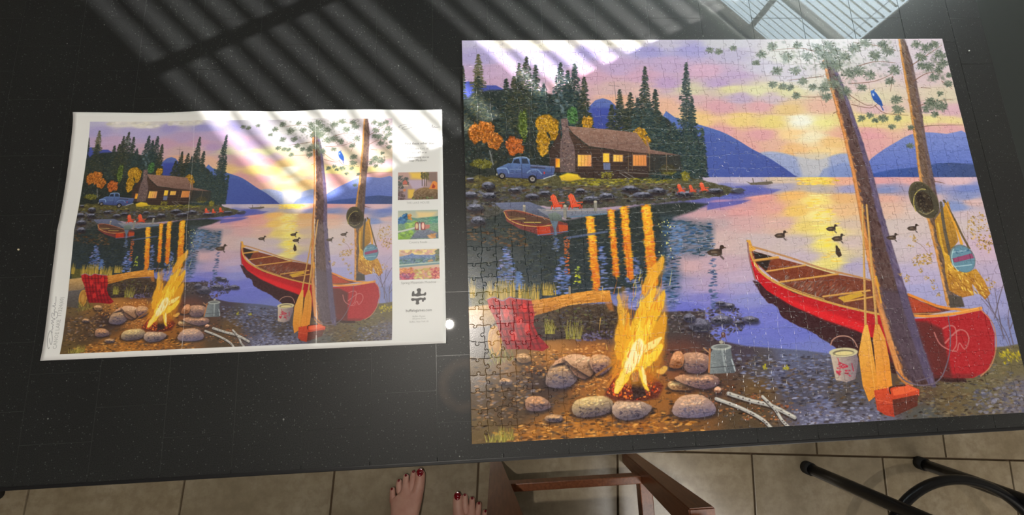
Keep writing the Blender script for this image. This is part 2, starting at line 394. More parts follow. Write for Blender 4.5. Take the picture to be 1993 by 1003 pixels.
def paint_lake():
    c = Canvas(CW, CH, (.5, .5, .5), q)
    ALL = [(890, 70), (1835, 70), (2020, 812), (915, 870)]
    # sky
    sky = [(905, 85, 190, 184, 214), (930, 110, 172, 162, 208), (920, 150, 190, 164, 198), (960, 160, 196, 164, 194), (1000, 85, 226, 220, 214),
           (1060, 84, 232, 226, 214), (1030, 110, 182, 172, 214), (990, 140, 196, 168, 200), (1080, 120, 180, 168, 212), (1110, 84, 214, 208, 206), (1150, 100, 166, 156, 208),
           (1180, 82, 226, 220, 212), (1230, 84, 214, 208, 206), (1260, 100, 158, 152, 206), (1300, 88, 188, 182, 204), (1340, 98, 158, 152, 204), (1400, 84, 190, 188, 198),
           (1200, 130, 186, 162, 200), (1300, 128, 186, 162, 198), (1420, 110, 176, 168, 196), (1150, 150, 202, 162, 186), (1250, 150, 202, 162, 188), (1370, 140, 204, 166, 192),
           (1430, 150, 184, 160, 196), (1480, 130, 190, 184, 202), (1300, 165, 184, 154, 194), (1400, 163, 182, 156, 196), (1340, 176, 206, 198, 170), (1420, 174, 214, 206, 160),
           (1470, 178, 216, 212, 172), (1120, 180, 206, 168, 178), (1200, 175, 206, 174, 176), (1250, 182, 212, 178, 172), (1340, 194, 208, 170, 178), (1440, 192, 186, 164, 192),
           (1500, 195, 198, 178, 190), (1200, 200, 226, 176, 150), (1300, 208, 224, 178, 154), (1400, 212, 212, 160, 172), (1480, 208, 214, 162, 170), (1360, 235, 232, 194, 134),
           (1440, 236, 232, 202, 132), (1500, 240, 228, 206, 128), (1530, 215, 222, 190, 134), (1400, 256, 218, 160, 164), (1480, 262, 218, 160, 166), (1450, 290, 220, 164, 160),
           (1500, 285, 222, 176, 158), (1560, 238, 240, 238, 224), (1575, 270, 240, 228, 196), (1540, 262, 238, 204, 150), (1600, 240, 232, 222, 150), (1540, 295, 232, 186, 130),
           (1600, 300, 236, 206, 150), (1620, 280, 232, 192, 132), (1520, 110, 202, 200, 198), (1580, 100, 206, 202, 206), (1540, 150, 196, 190, 204), (1580, 165, 212, 206, 196),
           (1530, 180, 210, 204, 160), (1600, 210, 220, 176, 158), (1650, 120, 200, 196, 196), (1700, 110, 206, 200, 206), (1660, 160, 214, 190, 192), (1700, 190, 212, 200, 172),
           (1700, 215, 214, 178, 182), (1690, 240, 224, 208, 136), (1740, 235, 224, 208, 140), (1690, 262, 222, 160, 166), (1690, 290, 218, 162, 164), (1760, 130, 204, 192, 204),
           (1810, 100, 206, 190, 200), (1790, 150, 208, 184, 188), (1830, 190, 210, 196, 172), (1800, 212, 214, 184, 186), (1850, 215, 212, 170, 182), (1800, 235, 226, 212, 146),
           (1850, 238, 226, 206, 146), (1850, 252, 218, 164, 168), (1800, 256, 218, 166, 168), (1640, 235, 226, 206, 140), (1640, 262, 224, 170, 150)]
    c.field(sky, ALL, 30, 13, streak=7)
    for k in range(130):      # soft cloud strokes
        x, y = rs.uniform(900, 1850), rs.uniform(82, 300)
        px = c.conv([(x, y)])[0].astype(int)
        if 0 <= px[0] < CW and 0 <= px[1] < CH:
            cc = c.a[px[1], px[0]] * 255 + rs.choice([10, 7, -8])
            c.ell(x, y, rs.uniform(12, 38), rs.uniform(1.2, 3.2), np.clip(cc, 0, 255), rs.uniform(-5, 3), .5, 2.2)
    for x0, x1, y in ((950, 1010, 84), (1030, 1080, 88), (1088, 1108, 92), (1150, 1200, 84), (1215, 1245, 82)):
        c.dabs([(x0, y - 4), (x1, y - 5), (x1 + 8, y + 4), (x0 - 5, y + 6)], 16, [(226, 220, 206), (214, 208, 208)], r=(6, 11), asp=2.2, spread=12, al=.55, f=2)
    # far hills
    c.poly([(896, 163), (912, 160), (930, 168), (965, 168), (985, 178), (1010, 215), (896, 240)], (78, 88, 168), (62, 72, 140), f=1.5)
    c.poly([(1055, 192), (1080, 190), (1100, 215), (1055, 235)], (72, 80, 160), f=1.5)
    c.poly([(1140, 215), (1158, 197), (1172, 193), (1186, 197), (1202, 212), (1220, 240), (1215, 262), (1145, 262)], (96, 114, 178), (62, 72, 160), f=1.2, nz=.03)
    c.poly([(1462, 308), (1488, 297), (1520, 299), (1548, 306), (1590, 312), (1618, 304), (1640, 300), (1664, 306), (1700, 326), (1700, 347), (1500, 347)], (160, 168, 202), (140, 152, 198), f=4, nz=.04, sm=3)
    c.poly([(1545, 300), (1612, 300), (1610, 346), (1560, 346)], (204, 198, 192), f=9, al=.7)
    c.poly([(1600, 330), (1640, 318), (1690, 330), (1700, 347), (1590, 347)], (116, 136, 194), f=4, al=.6)
    c.poly([(1290, 226), (1312, 230), (1345, 240), (1400, 257), (1430, 272), (1463, 292), (1500, 312), (1546, 344), (1546, 350), (1290, 350)], (92, 116, 184), (66, 78, 150), ang=75, f=1.2, nz=.04, sm=3)
    c.poly([(1350, 262), (1395, 262), (1440, 290), (1480, 320), (1520, 344), (1380, 346)], (74, 90, 164), f=8, al=.6)
    c.poly([(1686, 318), (1712, 296), (1738, 280), (1768, 264), (1800, 259), (1840, 262), (1880, 262), (1900, 348), (1680, 348)], (124, 138, 200), (86, 106, 186), f=1.2, nz=.04, sm=3)
    c.poly([(1680, 348), (1692, 340), (1730, 332), (1790, 326), (1820, 320), (1850, 318), (1900, 322), (1900, 350), (1680, 350)], (62, 88, 166), (66, 80, 122), ang=0, f=2, nz=.03)
    # lake
    wat = [(1380, 352, 190, 176, 196), (1450, 352, 196, 182, 200), (1520, 351, 214, 190, 168), (1590, 352, 246, 218, 106), (1640, 352, 232, 174, 150), (1700, 354, 222, 160, 164), (1780, 350, 226, 168, 164), (1860, 352, 222, 186, 194),
           (1400, 366, 124, 128, 190), (1460, 368, 96, 102, 176), (1520, 366, 166, 160, 188), (1590, 366, 186, 172, 170), (1650, 368, 160, 156, 196), (1720, 370, 128, 138, 186), (1800, 368, 128, 142, 196), (1880, 368, 120, 134, 196),
           (1360, 392, 104, 104, 172), (1420, 380, 96, 102, 180), (1400, 396, 186, 140, 176), (1480, 384, 224, 156, 150), (1540, 382, 240, 186, 112), (1585, 390, 246, 222, 134), (1640, 384, 230, 180, 124), (1720, 384, 224, 172, 156), (1800, 386, 218, 184, 180), (1880, 382, 132, 142, 190), (1890, 394, 214, 180, 178), (1860, 402, 134, 150, 200),
           (1380, 416, 204, 160, 166), (1440, 412, 220, 160, 160), (1500, 408, 224, 164, 156), (1550, 412, 238, 196, 110), (1590, 420, 246, 228, 150), (1640, 412, 230, 186, 140), (1720, 408, 222, 182, 164), (1800, 414, 214, 192, 186), (1880, 416, 206, 184, 192),
           (1390, 436, 190, 164, 170), (1450, 436, 212, 170, 172), (1520, 436, 216, 176, 170), (1565, 440, 234, 208, 124), (1605, 446, 244, 228, 126), (1650, 436, 214, 188, 170), (1740, 440, 208, 190, 188), (1850, 440, 206, 188, 190),
           (1400, 470, 206, 178, 178), (1480, 468, 202, 182, 186), (1550, 472, 202, 184, 188), (1610, 478, 240, 224, 120), (1650, 474, 208, 186, 184), (1740, 480, 204, 188, 196), (1830, 490, 202, 180, 198), (1930, 480, 204, 176, 196),
           (1330, 520, 204, 168, 176), (1400, 520, 196, 166, 182), (1440, 540, 190, 168, 194), (1560, 500, 198, 180, 194), (1615, 515, 232, 216, 130), (1660, 520, 178, 166, 198), (1760, 540, 184, 172, 206), (1940, 540, 184, 168, 198),
           (1300, 556, 170, 156, 196), (1380, 556, 178, 158, 192), (1450, 556, 168, 158, 204), (1290, 580, 128, 132, 198), (1380, 580, 130, 128, 200), (1460, 585, 142, 144, 206), (1780, 570, 168, 164, 208), (1960, 590, 156, 154, 200),
           (1330, 604, 112, 116, 202), (1420, 610, 116, 120, 204), (1500, 612, 118, 122, 204), (1440, 640, 112, 118, 202), (1540, 645, 112, 118, 200), (1980, 640, 130, 136, 184), (1470, 670, 110, 118, 196), (1600, 680, 118, 126, 196),
           (1280, 540, 96, 112, 150), (1200, 560, 120, 126, 186), (1100, 560, 86, 104, 150)]
    c.field(wat, [(890, 346), (1900, 346), (2020, 700), (915, 700)], 30, 11, streak=5)
    for k in range(420):
        x, y = rs.uniform(1290, 1960), rs.uniform(350, 670)
        p = c.conv([(x, y)])[0].astype(int)
        if 0 <= p[0] < CW and 0 <= p[1] < CH:
            c.ell(x, y, rs.uniform(6, 22), rs.uniform(.5, 1.3), np.clip(c.a[p[1], p[0]] * 255 + rs.choice([16, 10, -14, -9]), 0, 255), rs.uniform(-4, 1), .55)
    c.poly([(1375, 366), (1440, 364), (1518, 370), (1500, 378), (1440, 386), (1375, 392)], (92, 98, 178), f=3, al=.8)
    c.poly([(1375, 396), (1460, 390), (1440, 398), (1375, 410)], (84, 90, 172), f=2, al=.8)
    for k in range(90):       # sun glitter
        y = 380 + 130 * rs.rand() ** 1.2; w = 34 - (y - 380) * .16
        c.ell(1588 + (y - 380) * .22 + rs.normal(0, w * .5), y, rs.uniform(3, 10), rs.uniform(.6, 1.4), [(250, 226, 90), (250, 238, 160), (244, 206, 84)][rs.randint(3)], rs.uniform(-3, 3), .7)
    c.dabs([(1545, 349), (1630, 349), (1625, 361), (1550, 361)], 50, [(248, 214, 84), (240, 196, 96)], r=(1.5, 3), asp=4, spread=4)
    # dark wooded reflections on the left
    c.poly([(900, 402), (1100, 430), (1250, 400), (1330, 394), (1376, 398), (1350, 412), (1310, 424), (1300, 440), (1300, 470), (1285, 560), (1180, 575), (1040, 590), (905, 610)], (52, 58, 56), (50, 60, 68), f=5, nz=.06)
    c.dabs([(905, 425), (1290, 415), (1285, 560), (910, 600)], 700, [(58, 66, 58), (44, 52, 52), (66, 70, 58), (50, 62, 70)], r=(1.5, 3.2), asp=3.5, spread=6, jit=7)
    c.dabs([(905, 440), (1010, 448), (1030, 480), (960, 480), (905, 470)], 90, [(110, 78, 50), (92, 72, 52)], r=(1.5, 3), asp=3, spread=8)
    for X, W, y0, y1, cc in ((985, 15, 480, 560, [(86, 116, 190), (140, 140, 200), (100, 124, 186)]), (1094, 14, 500, 575, [(88, 118, 192), (126, 138, 200)]), (1170, 10, 480, 570, [(96, 120, 190), (130, 140, 196)]),
                             (1235, 16, 500, 590, [(84, 108, 168), (130, 136, 190)]), (1010, 8, 530, 565, [(92, 120, 180)])):
        c.dabs([(X - W, (y0 + y1) / 2), (X - 3, y0), (X + 3, y0), (X + W, (y0 + y1) / 2), (X + W, y1), (X - W, y1)], int(W * 7), cc, r=(1.4, 2.8), asp=3.4, spread=5, al=.75)
    c.poly([(1288, 425), (1384, 432), (1390, 478), (1376, 496), (1322, 500), (1322, 560), (1308, 610), (1286, 600)], (62, 84, 104), (84, 100, 140), f=14, al=.6, nz=.12, wob=9)
    c.dabs([(1290, 428), (1385, 436), (1388, 480), (1370, 500), (1320, 490), (1322, 545), (1312, 600), (1290, 560)], 420, [(58, 84, 110), (48, 66, 80), (80, 112, 160), (56, 76, 90)], r=(1.5, 2.8), asp=4, spread=4)
    c.dabs([(1300, 430), (1330, 436), (1330, 500), (1310, 500)], 60, [(104, 136, 188)], r=(1.5, 2.6), asp=3.6, spread=4, al=.7)
    c.dabs([(1378, 505), (1390, 505), (1392, 560), (1398, 610), (1386, 610), (1380, 560)], 70, [(72, 92, 130), (64, 82, 112), (96, 110, 160)], r=(1.5, 2.6), asp=3.2, spread=4)
    c.dabs([(1180, 560), (1320, 560), (1320, 600), (1180, 600)], 110, [(128, 134, 196), (88, 100, 150), (150, 150, 206)], r=(1.5, 2.5), asp=5, spread=4)
    # lamplight on the water
    for xs, y0, y1, A, B in (([1147, 1153, 1160], 420, 565, 10, 9), ([1188, 1193, 1199], 410, 540, 7, 6), ([1213, 1220, 1226], 402, 545, 9, 8), ([1256, 1264, 1270], 400, 560, 12, 12)):
        c.poly([(xs[0] - A * .75, y0 + 4), (xs[0], y0 - 2), (xs[0] + A * .75, y0 + 4), (xs[2] + B * .8, y1 - 8), (xs[2], y1 + 4), (xs[2] - B * .8, y1 - 8)], (240, 178, 52), (214, 120, 50), f=3, wob=3)
        c.poly([(xs[0] - A * .35, y0 + 4), (xs[0] + A * .3, y0 + 4), (xs[1] + B * .3, (y0 + y1) / 2), (xs[1] - B * .4, (y0 + y1) / 2)], (252, 214, 80), (246, 186, 60), f=3, wob=2)
        n = int((y1 - y0) * 1.1)
        for k in range(n):
            t = k / n; xx = xs[0] + (xs[2] - xs[0]) * t
            cols = [(250, 200, 50), (248, 186, 44), (238, 150, 44)] if rs.rand() < .7 - .35 * t else [(226, 110, 40), (214, 96, 44)]
            u = rs.uniform(-1, 1)
            c.ell(xx + u * (A + (B - A) * t) * .8, y0 + (y1 - y0) * t, rs.uniform(2, 5.5), rs.uniform(.8, 1.5), cols[rs.randint(len(cols))], rs.uniform(-5, 5), .6)
    c.dabs([(1120, 520), (1127, 520), (1130, 553), (1116, 553)], 26, [(220, 220, 50), (150, 170, 60)], r=(1.4, 2.6), asp=1.8, spread=10)
    c.dabs([(1097, 450), (1107, 460), (1108, 535), (1100, 535)], 60, [(206, 104, 50), (180, 92, 60)], r=(1.4, 2.6), asp=2, spread=10)
    c.dabs([(1075, 445), (1090, 480), (1095, 490), (1075, 490)], 40, [(92, 110, 160), (110, 116, 130)], r=(1.4, 2.6), asp=2.6, spread=6)
    for k in range(26): c.ell(rs.uniform(1278, 1312), rs.uniform(425, 510), rs.uniform(.7, 1.4), rs.uniform(.7, 1.6), (226, 220, 130))
    # left shore: meadow and rocks
    c.poly([(898, 330), (960, 335), (1100, 338), (1260, 342), (1345, 346), (1400, 362), (1450, 370), (1400, 384), (1330, 392), (1240, 400), (1130, 408), (1040, 400), (980, 412), (905, 450)], (96, 92, 58), (66, 66, 72), f=2, nz=.1, wob=3)
    c.dabs([(900, 338), (1060, 344), (1075, 362), (905, 368)], 240, [(112, 104, 52), (92, 84, 50), (128, 116, 60), (78, 70, 48)], r=(1.5, 3), asp=3, spread=8)
    c.dabs([(1085, 340), (1245, 342), (1250, 360), (1180, 366), (1095, 358)], 260, [(152, 144, 48), (122, 116, 50), (106, 96, 52), (176, 164, 60)], r=(1.4, 3), asp=2.6, spread=10)
    c.dabs([(1250, 345), (1310, 345), (1300, 358), (1255, 358)], 70, [(160, 154, 50), (128, 120, 54)], r=(1.4, 2.6), asp=2.4, spread=10)
    c.dabs([(900, 368), (1000, 362), (1130, 368), (1330, 366), (1400, 372), (1330, 388), (1120, 400), (1060, 392), (980, 396), (905, 440)], 620, [(84, 84, 94), (66, 64, 70), (104, 106, 122), (96, 76, 62), (76, 72, 60), (56, 54, 58)], r=(2, 4.4), asp=2.2, spread=12)
    c.dabs([(1100, 364), (1300, 358), (1300, 366), (1100, 374)], 90, [(106, 92, 74), (88, 74, 60)], r=(1.5, 3), asp=3.2, spread=8)
    for x, y, w, h in ((950, 362, 13, 7), (915, 380, 14, 6), (952, 382, 14, 6), (1000, 371, 12, 3.5), (1060, 377, 12, 4), (1035, 383, 14, 5), (925, 405, 16, 7), (1128, 372, 9, 4), (1150, 388, 16, 5), (1225, 368, 16, 5),
                       (1250, 380, 20, 5), (1280, 372, 14, 5), (1330, 378, 18, 5), (1180, 382, 14, 5), (1390, 372, 16, 4), (1432, 371, 12, 3), (930, 430, 14, 8), (915, 350, 8, 3)):
        rock(c, [(x - w, y + h * .3), (x - w * .6, y - h * .8), (x + w * .1, y - h), (x + w * .8, y - h * .5), (x + w, y + h * .4), (x, y + h)], (116, 118, 138), (58, 58, 70))
    # woods
    DK = [(50, 60, 50), (66, 70, 54), (42, 50, 48), (84, 82, 60), (44, 58, 60), (58, 62, 60)]
    BL = [(44, 62, 68), (36, 50, 58), (62, 80, 80), (52, 60, 54), (76, 86, 74)]
    c.poly([(896, 200), (930, 180), (1000, 175), (1080, 185), (1120, 180), (1150, 225), (1185, 230), (1215, 215), (1278, 215), (1325, 262), (1352, 262), (1372, 300), (1376, 345), (1300, 350), (1100, 344), (896, 345)], (50, 58, 56), (46, 50, 46), f=4, nz=.06, wob=6)
    c.dabs([(898, 205), (1000, 185), (1130, 190), (1150, 250), (1110, 300), (1000, 320), (898, 330)], 1000, DK + BL, r=(1.6, 4), asp=1.4, spread=70, jit=7)
    c.poly([(1150, 212), (1200, 212), (1214, 250), (1200, 262), (1152, 262)], (66, 78, 160), f=6, al=.9)
    for x, yt, yb, hw, cl in ((931, 108, 172, 14, [(96, 96, 74), (78, 84, 62), (112, 104, 76)]), (931, 150, 250, 30, DK), (900, 130, 190, 8, DK), (985, 155, 260, 18, DK + BL), (1000, 150, 250, 18, DK), (1024, 112, 240, 26, DK + [(104, 110, 96)]),
                              (1010, 125, 235, 18, DK), (1042, 128, 250, 22, BL + DK), (1058, 165, 260, 20, BL), (1090, 124, 250, 26, BL), (1104, 140, 250, 26, BL), (1118, 126, 262, 27, BL), (1136, 152, 262, 20, DK),
                              (1205, 176, 262, 17, DK), (1226, 182, 262, 18, DK), (1190, 205, 265, 14, DK), (1240, 192, 262, 18, BL), (1254, 131, 280, 21, BL + DK), (1274, 176, 285, 22, BL + DK), (1262, 200, 300, 38, BL),
                              (1334, 124, 345, 26, BL + [(74, 84, 80)]), (1345, 195, 345, 28, BL), (1310, 240, 345, 30, BL), (1365, 250, 345, 12, BL), (1290, 230, 345, 24, BL)):
        conifer(c, x, yt, yb, hw, cl)
    c.line([(1194, 160), (1199, 205)], .7, (96, 84, 84)); c.line([(1184, 168), (1204, 170)], .5, (96, 84, 84)); c.line([(1236, 188), (1240, 210)], .6, (96, 84, 84))
    c.dabs([(1280, 248), (1368, 252), (1374, 340), (1300, 340), (1290, 300)], 420, BL + [(60, 74, 60)], r=(1.6, 3.6), asp=1.4, spread=70, jit=8)
    c.dabs([(1075, 178), (1090, 170), (1103, 205), (1100, 225), (1088, 215)], 22, [(110, 132, 146), (130, 148, 160)], r=(3, 5.5), asp=1.6, ang=70, spread=20, al=.35, f=2)
    c.dabs([(1010, 130), (1050, 145), (1060, 165), (1020, 160)], 26, [(150, 158, 166)], r=(3, 5), asp=1.6, spread=50, al=.3, f=2)
    # autumn trees
    OR = [(206, 122, 50), (184, 104, 46), (220, 142, 60), (148, 92, 50)]
    YE = [(204, 152, 44), (220, 170, 56), (176, 128, 44), (154, 112, 46)]
    GR = [(96, 116, 56), (120, 134, 62), (76, 92, 54)]
    blob_tree(c, 1018, 245, 10, 32, GR, 170); blob_tree(c, 945, 258, 22, 24, OR, 330); blob_tree(c, 925, 262, 12, 22, OR, 130); blob_tree(c, 962, 275, 18, 18, OR, 180)
    blob_tree(c, 1002, 285, 20, 18, [(194, 102, 50), (214, 120, 56), (160, 88, 50)], 260)
    blob_tree(c, 1062, 243, 20, 22, YE, 320); blob_tree(c, 1056, 280, 15, 26, YE, 260); blob_tree(c, 1078, 255, 12, 22, YE, 160)
    blob_tree(c, 1114, 228, 12, 18, [(84, 128, 76), (100, 146, 82), (70, 104, 70)], 160); blob_tree(c, 1142, 240, 13, 13, YE, 140)
    blob_tree(c, 1244, 262, 14, 12, YE, 130); blob_tree(c, 1256, 276, 8, 10, YE, 60)
    blob_tree(c, 940, 320, 22, 10, [(128, 124, 50), (104, 104, 52), (84, 84, 50)], 200); blob_tree(c, 1298, 332, 18, 10, [(120, 116, 52), (94, 94, 52)], 120); blob_tree(c, 1333, 344, 11, 9, [(140, 130, 48), (112, 108, 50)], 90)
    c.line([(953, 295), (960, 322)], 2.5, (116, 118, 116)); c.line([(958, 300), (955, 318)], 1.5, (96, 98, 98)); c.line([(1030, 200), (1031, 300)], 1.4, (84, 78, 66), al=.7)
    # cabin
    LG = (72, 58, 52)
    c.poly([(1104, 254), (1146, 290), (1250, 298), (1262, 304), (1262, 346), (1180, 350), (1116, 346)], (80, 62, 54), (62, 50, 48), f=.8, nz=.04)
    c.poly([(1090, 256), (1068, 298), (1070, 334), (1092, 338)], (70, 56, 52), f=.8, nz=.04)
    for k in range(11):
        y = 262 + k * 7.5
        c.line([(max(1104, 1070), y), (1146 if y < 290 else 1255, y + 3)], .9, (108, 84, 66), al=.6); c.line([(1104, y + 2), (1146 if y < 290 else 1255, y + 5)], .8, (44, 36, 36), al=.7)
        if y > 290: c.line([(1070, y), (1090, y)], .8, (44, 36, 36), al=.8)
    c.poly([(1104, 247), (1128, 249), (1180, 253), (1238, 260), (1262, 292), (1320, 303), (1262, 302), (1146, 286), (1108, 256)], (152, 118, 104), (124, 96, 88), f=.9, nz=.08)
    for k in range(26): c.line([(1118 + k * 5.2, 253 + k * .6), (1128 + k * 5.4, 281 + k * .7)], .5, (112, 88, 80), al=.45)
    c.line([(1104, 248), (1146, 287), (1262, 301), (1322, 304)], 1.6, (70, 56, 50)); c.line([(1092, 254), (1066, 300)], 1.4, (60, 48, 46))
    for x in (1222, 1264, 1272, 1296): c.line([(x, 300), (x, 336)], 1.2, (110, 92, 74))
    c.poly([(1262, 302), (1322, 305), (1326, 335), (1262, 338)], (58, 54, 52), f=1.5, al=.7)
    c.poly([(1254, 262), (1264, 290), (1262, 303)], (150, 112, 92), f=1)
    for x in (1230, 1263, 1296): c.line([(x, 300), (x, 334)], 1.1, (118, 100, 78))
    c.line([(1205, 336), (1300, 342)], 1.5, (110, 104, 100)); c.line([(1205, 338), (1225, 350)], 1.2, (140, 136, 134)); c.line([(1214, 336), (1234, 348)], 1.2, (130, 126, 124))
    def win(x0, y0, x1, y1, a, b, n):
        c.poly([(x0 - 1.5, y0 - 1.5), (x1 + 1.5, y0 - 1), (x1 + 1.5, y1 + 1.5), (x0 - 1.5, y1 + 1)], (112, 84, 74), f=.6)
        c.poly([(x0, y0), (x1, y0 + .5), (x1, y1), (x0, y1)], a, b, ang=20, f=.6)
        for k in range(1, n): c.line([(x0 + (x1 - x0) * k / n, y0), (x0 + (x1 - x0) * k / n, y1)], .7, (176, 110, 60))
    win(1124, 303, 1150, 325, (250, 206, 84), (226, 150, 104), 4); win(1173, 300, 1185, 317, (252, 214, 70), (244, 192, 70), 1); win(1193, 303, 1211, 316, (248, 206, 90), (236, 176, 90), 3)
    win(1231, 303, 1257, 324, (232, 156, 84), (214, 134, 80), 5); win(1081, 310, 1089, 327, (226, 120, 44), (250, 206, 60), 1)
    c.poly([(1173, 319), (1187, 319), (1187, 332), (1174, 332)], (108, 116, 150), f=.8)
    c.poly([(1091, 233), (1104, 232), (1107, 262), (1116, 284), (1119, 300), (1119, 336), (1090, 337), (1089, 300), (1090, 284), (1094, 262)], (122, 100, 98), (104, 88, 86), f=.8)
    c.dabs([(1091, 234), (1104, 234), (1108, 264), (1117, 288), (1118, 336), (1091, 336)], 170, [(136, 112, 108), (92, 78, 80), (116, 96, 100), (150, 124, 114), (84, 68, 68)], r=(1.4, 2.8), asp=1.5, spread=20)
    c.poly([(1088, 344), (1104, 338), (1124, 341), (1132, 350), (1110, 354), (1092, 353)], (246, 212, 60), (196, 160, 52), f=3)
    c.dabs([(1170, 336), (1192, 336), (1194, 348), (1170, 348)], 50, [(150, 142, 54), (118, 114, 52)], r=(1.4, 2.6), spread=60)
    # truck
    c.poly([(966, 332), (968, 328), (978, 324), (988, 319), (996, 319), (999, 311), (1006, 308), (1024, 308), (1030, 312), (1032, 322), (1078, 325), (1080, 330), (1076, 345), (1058, 350), (1040, 350), (1010, 348), (986, 346), (970, 342)], (100, 130, 180), (66, 74, 120), f=.8, nz=.04)
    c.poly([(998, 319), (1001, 312), (1010, 310), (1012, 320)], (48, 56, 74), f=.7); c.poly([(1015, 310), (1025, 310), (1029, 320), (1016, 320)], (52, 60, 78), f=.7)
    c.line([(999, 310), (1012, 307), (1024, 308), (1030, 313)], 1.6, (150, 168, 196)); c.line([(1034, 324), (1077, 327)], 1.4, (132, 128, 150)); c.line([(1033, 327), (1060, 329)], 2.5, (66, 66, 84))
    c.line([(968, 330), (985, 329), (990, 338)], 2.4, (130, 158, 200)); c.line([(1026, 338), (1032, 333), (1046, 332), (1054, 340)], 2.4, (116, 140, 186)); c.line([(992, 331), (1014, 331)], 1.4, (128, 152, 190), al=.7)
    c.line([(1015, 322), (1015, 346)], .7, (48, 52, 80)); c.line([(1058, 349), (1080, 342)], 2, (176, 180, 186)); c.line([(984, 347), (1026, 349)], 1.4, (52, 52, 66))
    for x, y, r in ((977, 344, 6.2), (1036, 350, 8)):
        c.ell(x, y, r, r, (40, 38, 42)); c.ell(x, y, r * .55, r * .55, (150, 144, 140)); c.ell(x, y, r * .25, r * .25, (96, 84, 80))
    c.ell(967, 341, 1.6, 2, (176, 170, 150)); c.ell(1059, 338, 1.5, 2.5, (196, 60, 60))
    # deck chairs on the shore and the dock
    def adir(x, y, s, fl=1):
        k = lambda a: [(x + fl * u * s, y + v * s) for u, v in a]
        c.poly(k([(-14, -26), (-8, -31), (-2, -27), (6, -8), (-8, -6)]), (228, 96, 62), (206, 74, 50), f=.7)
        for j in range(3): c.line(k([(-11 + j * 4, -27), (-5 + j * 4, -8)]), .7 * s, (246, 150, 110), al=.8)
        c.poly(k([(-9, -8), (12, -9), (13, -4), (-8, -2)]), (222, 84, 56), f=.7)
        c.line(k([(-15, -17), (-3, -15)]), 2 * s, (216, 80, 54)); c.line(k([(5, -12), (16, -13)]), 2.2 * s, (224, 92, 60))
        for a, b in ((-11, 2), (-4, 0), (11, 0), (15, -1)): c.line(k([(a, -6), (a - 1, b)]), 1.8 * s, (196, 66, 46))
    c.poly([(962, 396), (1030, 394), (1050, 402), (1068, 410), (1066, 424), (1000, 412), (975, 408)], (110, 116, 146), (84, 88, 104), f=1, nz=.04)
    c.poly([(1045, 408), (1110, 406), (1180, 408), (1180, 416), (1110, 424), (1068, 424)], (146, 144, 150), (104, 112, 136), f=.9, nz=.05)
    c.line([(1110, 424), (1180, 417)], 2.5, (100, 124, 150)); c.line([(1062, 411), (1178, 410)], 1, (196, 176, 160), al=.8)
    adir(1083, 407, .9); adir(1118, 407, .95)
    for x, y, s in ((1324, 376, .55), (1346, 376, .5), (1368, 374, .6)): adir(x, y, s)
    for x, y0, y1, w in ((1020, 402, 416, 5), (1099, 402, 424, 6), (1158, 394, 410, 6)):
        c.line([(x, y0), (x, y1)], w, (140, 136, 128)); c.ell(x, y0, w * .55, w * .3, (196, 186, 166))
    # moored rowing boat with outboard
    c.poly([(980, 412), (990, 409), (1012, 412), (1066, 426), (1104, 436), (1106, 448), (1092, 456), (1054, 460), (1010, 446), (986, 432)], (132, 70, 62), (110, 56, 58), f=.9, nz=.05)
    c.poly([(985, 413), (1000, 412), (1050, 424), (1078, 431), (1062, 438), (1020, 436), (992, 426)], (92, 66, 56), f=.8)
    c.line([(981, 414), (990, 428), (1016, 439), (1050, 442), (1078, 438)], 1.6, (206, 164, 92)); c.line([(984, 411), (1014, 412), (1072, 430)], 1.4, (170, 120, 90))
    c.line([(992, 428), (1022, 427)], 1.6, (190, 160, 92)); c.line([(1020, 434), (1052, 434)], 1.6, (206, 178, 92)); c.line([(990, 423), (1020, 425)], 1, (150, 120, 74))
    c.poly([(1044, 442), (1070, 442), (1072, 458), (1046, 458)], (186, 66, 44), f=1.2, nz=.05); c.poly([(1086, 438), (1105, 440), (1104, 452), (1088, 454)], (184, 80, 50), f=1.2)
    c.poly([(1066, 418), (1080, 414), (1092, 420), (1094, 428), (1088, 432), (1070, 430)], (124, 136, 128), (86, 96, 96), f=.8); c.poly([(1070, 430), (1086, 432), (1082, 446), (1084, 458), (1078, 458), (1077, 446)], (100, 118, 136), f=.8)
    c.line([(1046, 459), (1106, 451)], 1.5, (96, 116, 160)); c.line([(1104, 464), (1180, 452)], 4, (92, 104, 140), al=.8)
    # distant paddlers
    c.poly([(1450, 354), (1458, 357), (1500, 354), (1503, 358), (1492, 361), (1460, 361)], (108, 98, 86), f=.7); c.line([(1463, 349), (1465, 357)], 1.6, (96, 86, 80)); c.line([(1490, 352), (1490, 356)], 1.4, (96, 86, 80))
    c.poly([(1420, 372), (1440, 368), (1450, 372), (1436, 378)], (74, 76, 92), f=1)
    # water plants and shore grass
    c.poly([(915, 560), (960, 566), (1040, 572), (1040, 590), (918, 600)], (92, 88, 50), f=4, nz=.06)
    for x0, x1, y, h, n in ((914, 925, 580, 40, 30), (945, 970, 585, 38, 70), (970, 1002, 585, 42, 100), (1008, 1050, 585, 34, 100), (1055, 1082, 575, 26, 50)):
        for k in range(n):
            x = rs.uniform(x0, x1); c.line([(x, y), (x + rs.uniform(-4, 4), y - h * rs.uniform(.4, 1))], 1.2, [(196, 158, 60), (164, 140, 60), (120, 112, 56), (214, 176, 84)][rs.randint(4)], .4, al=.9)
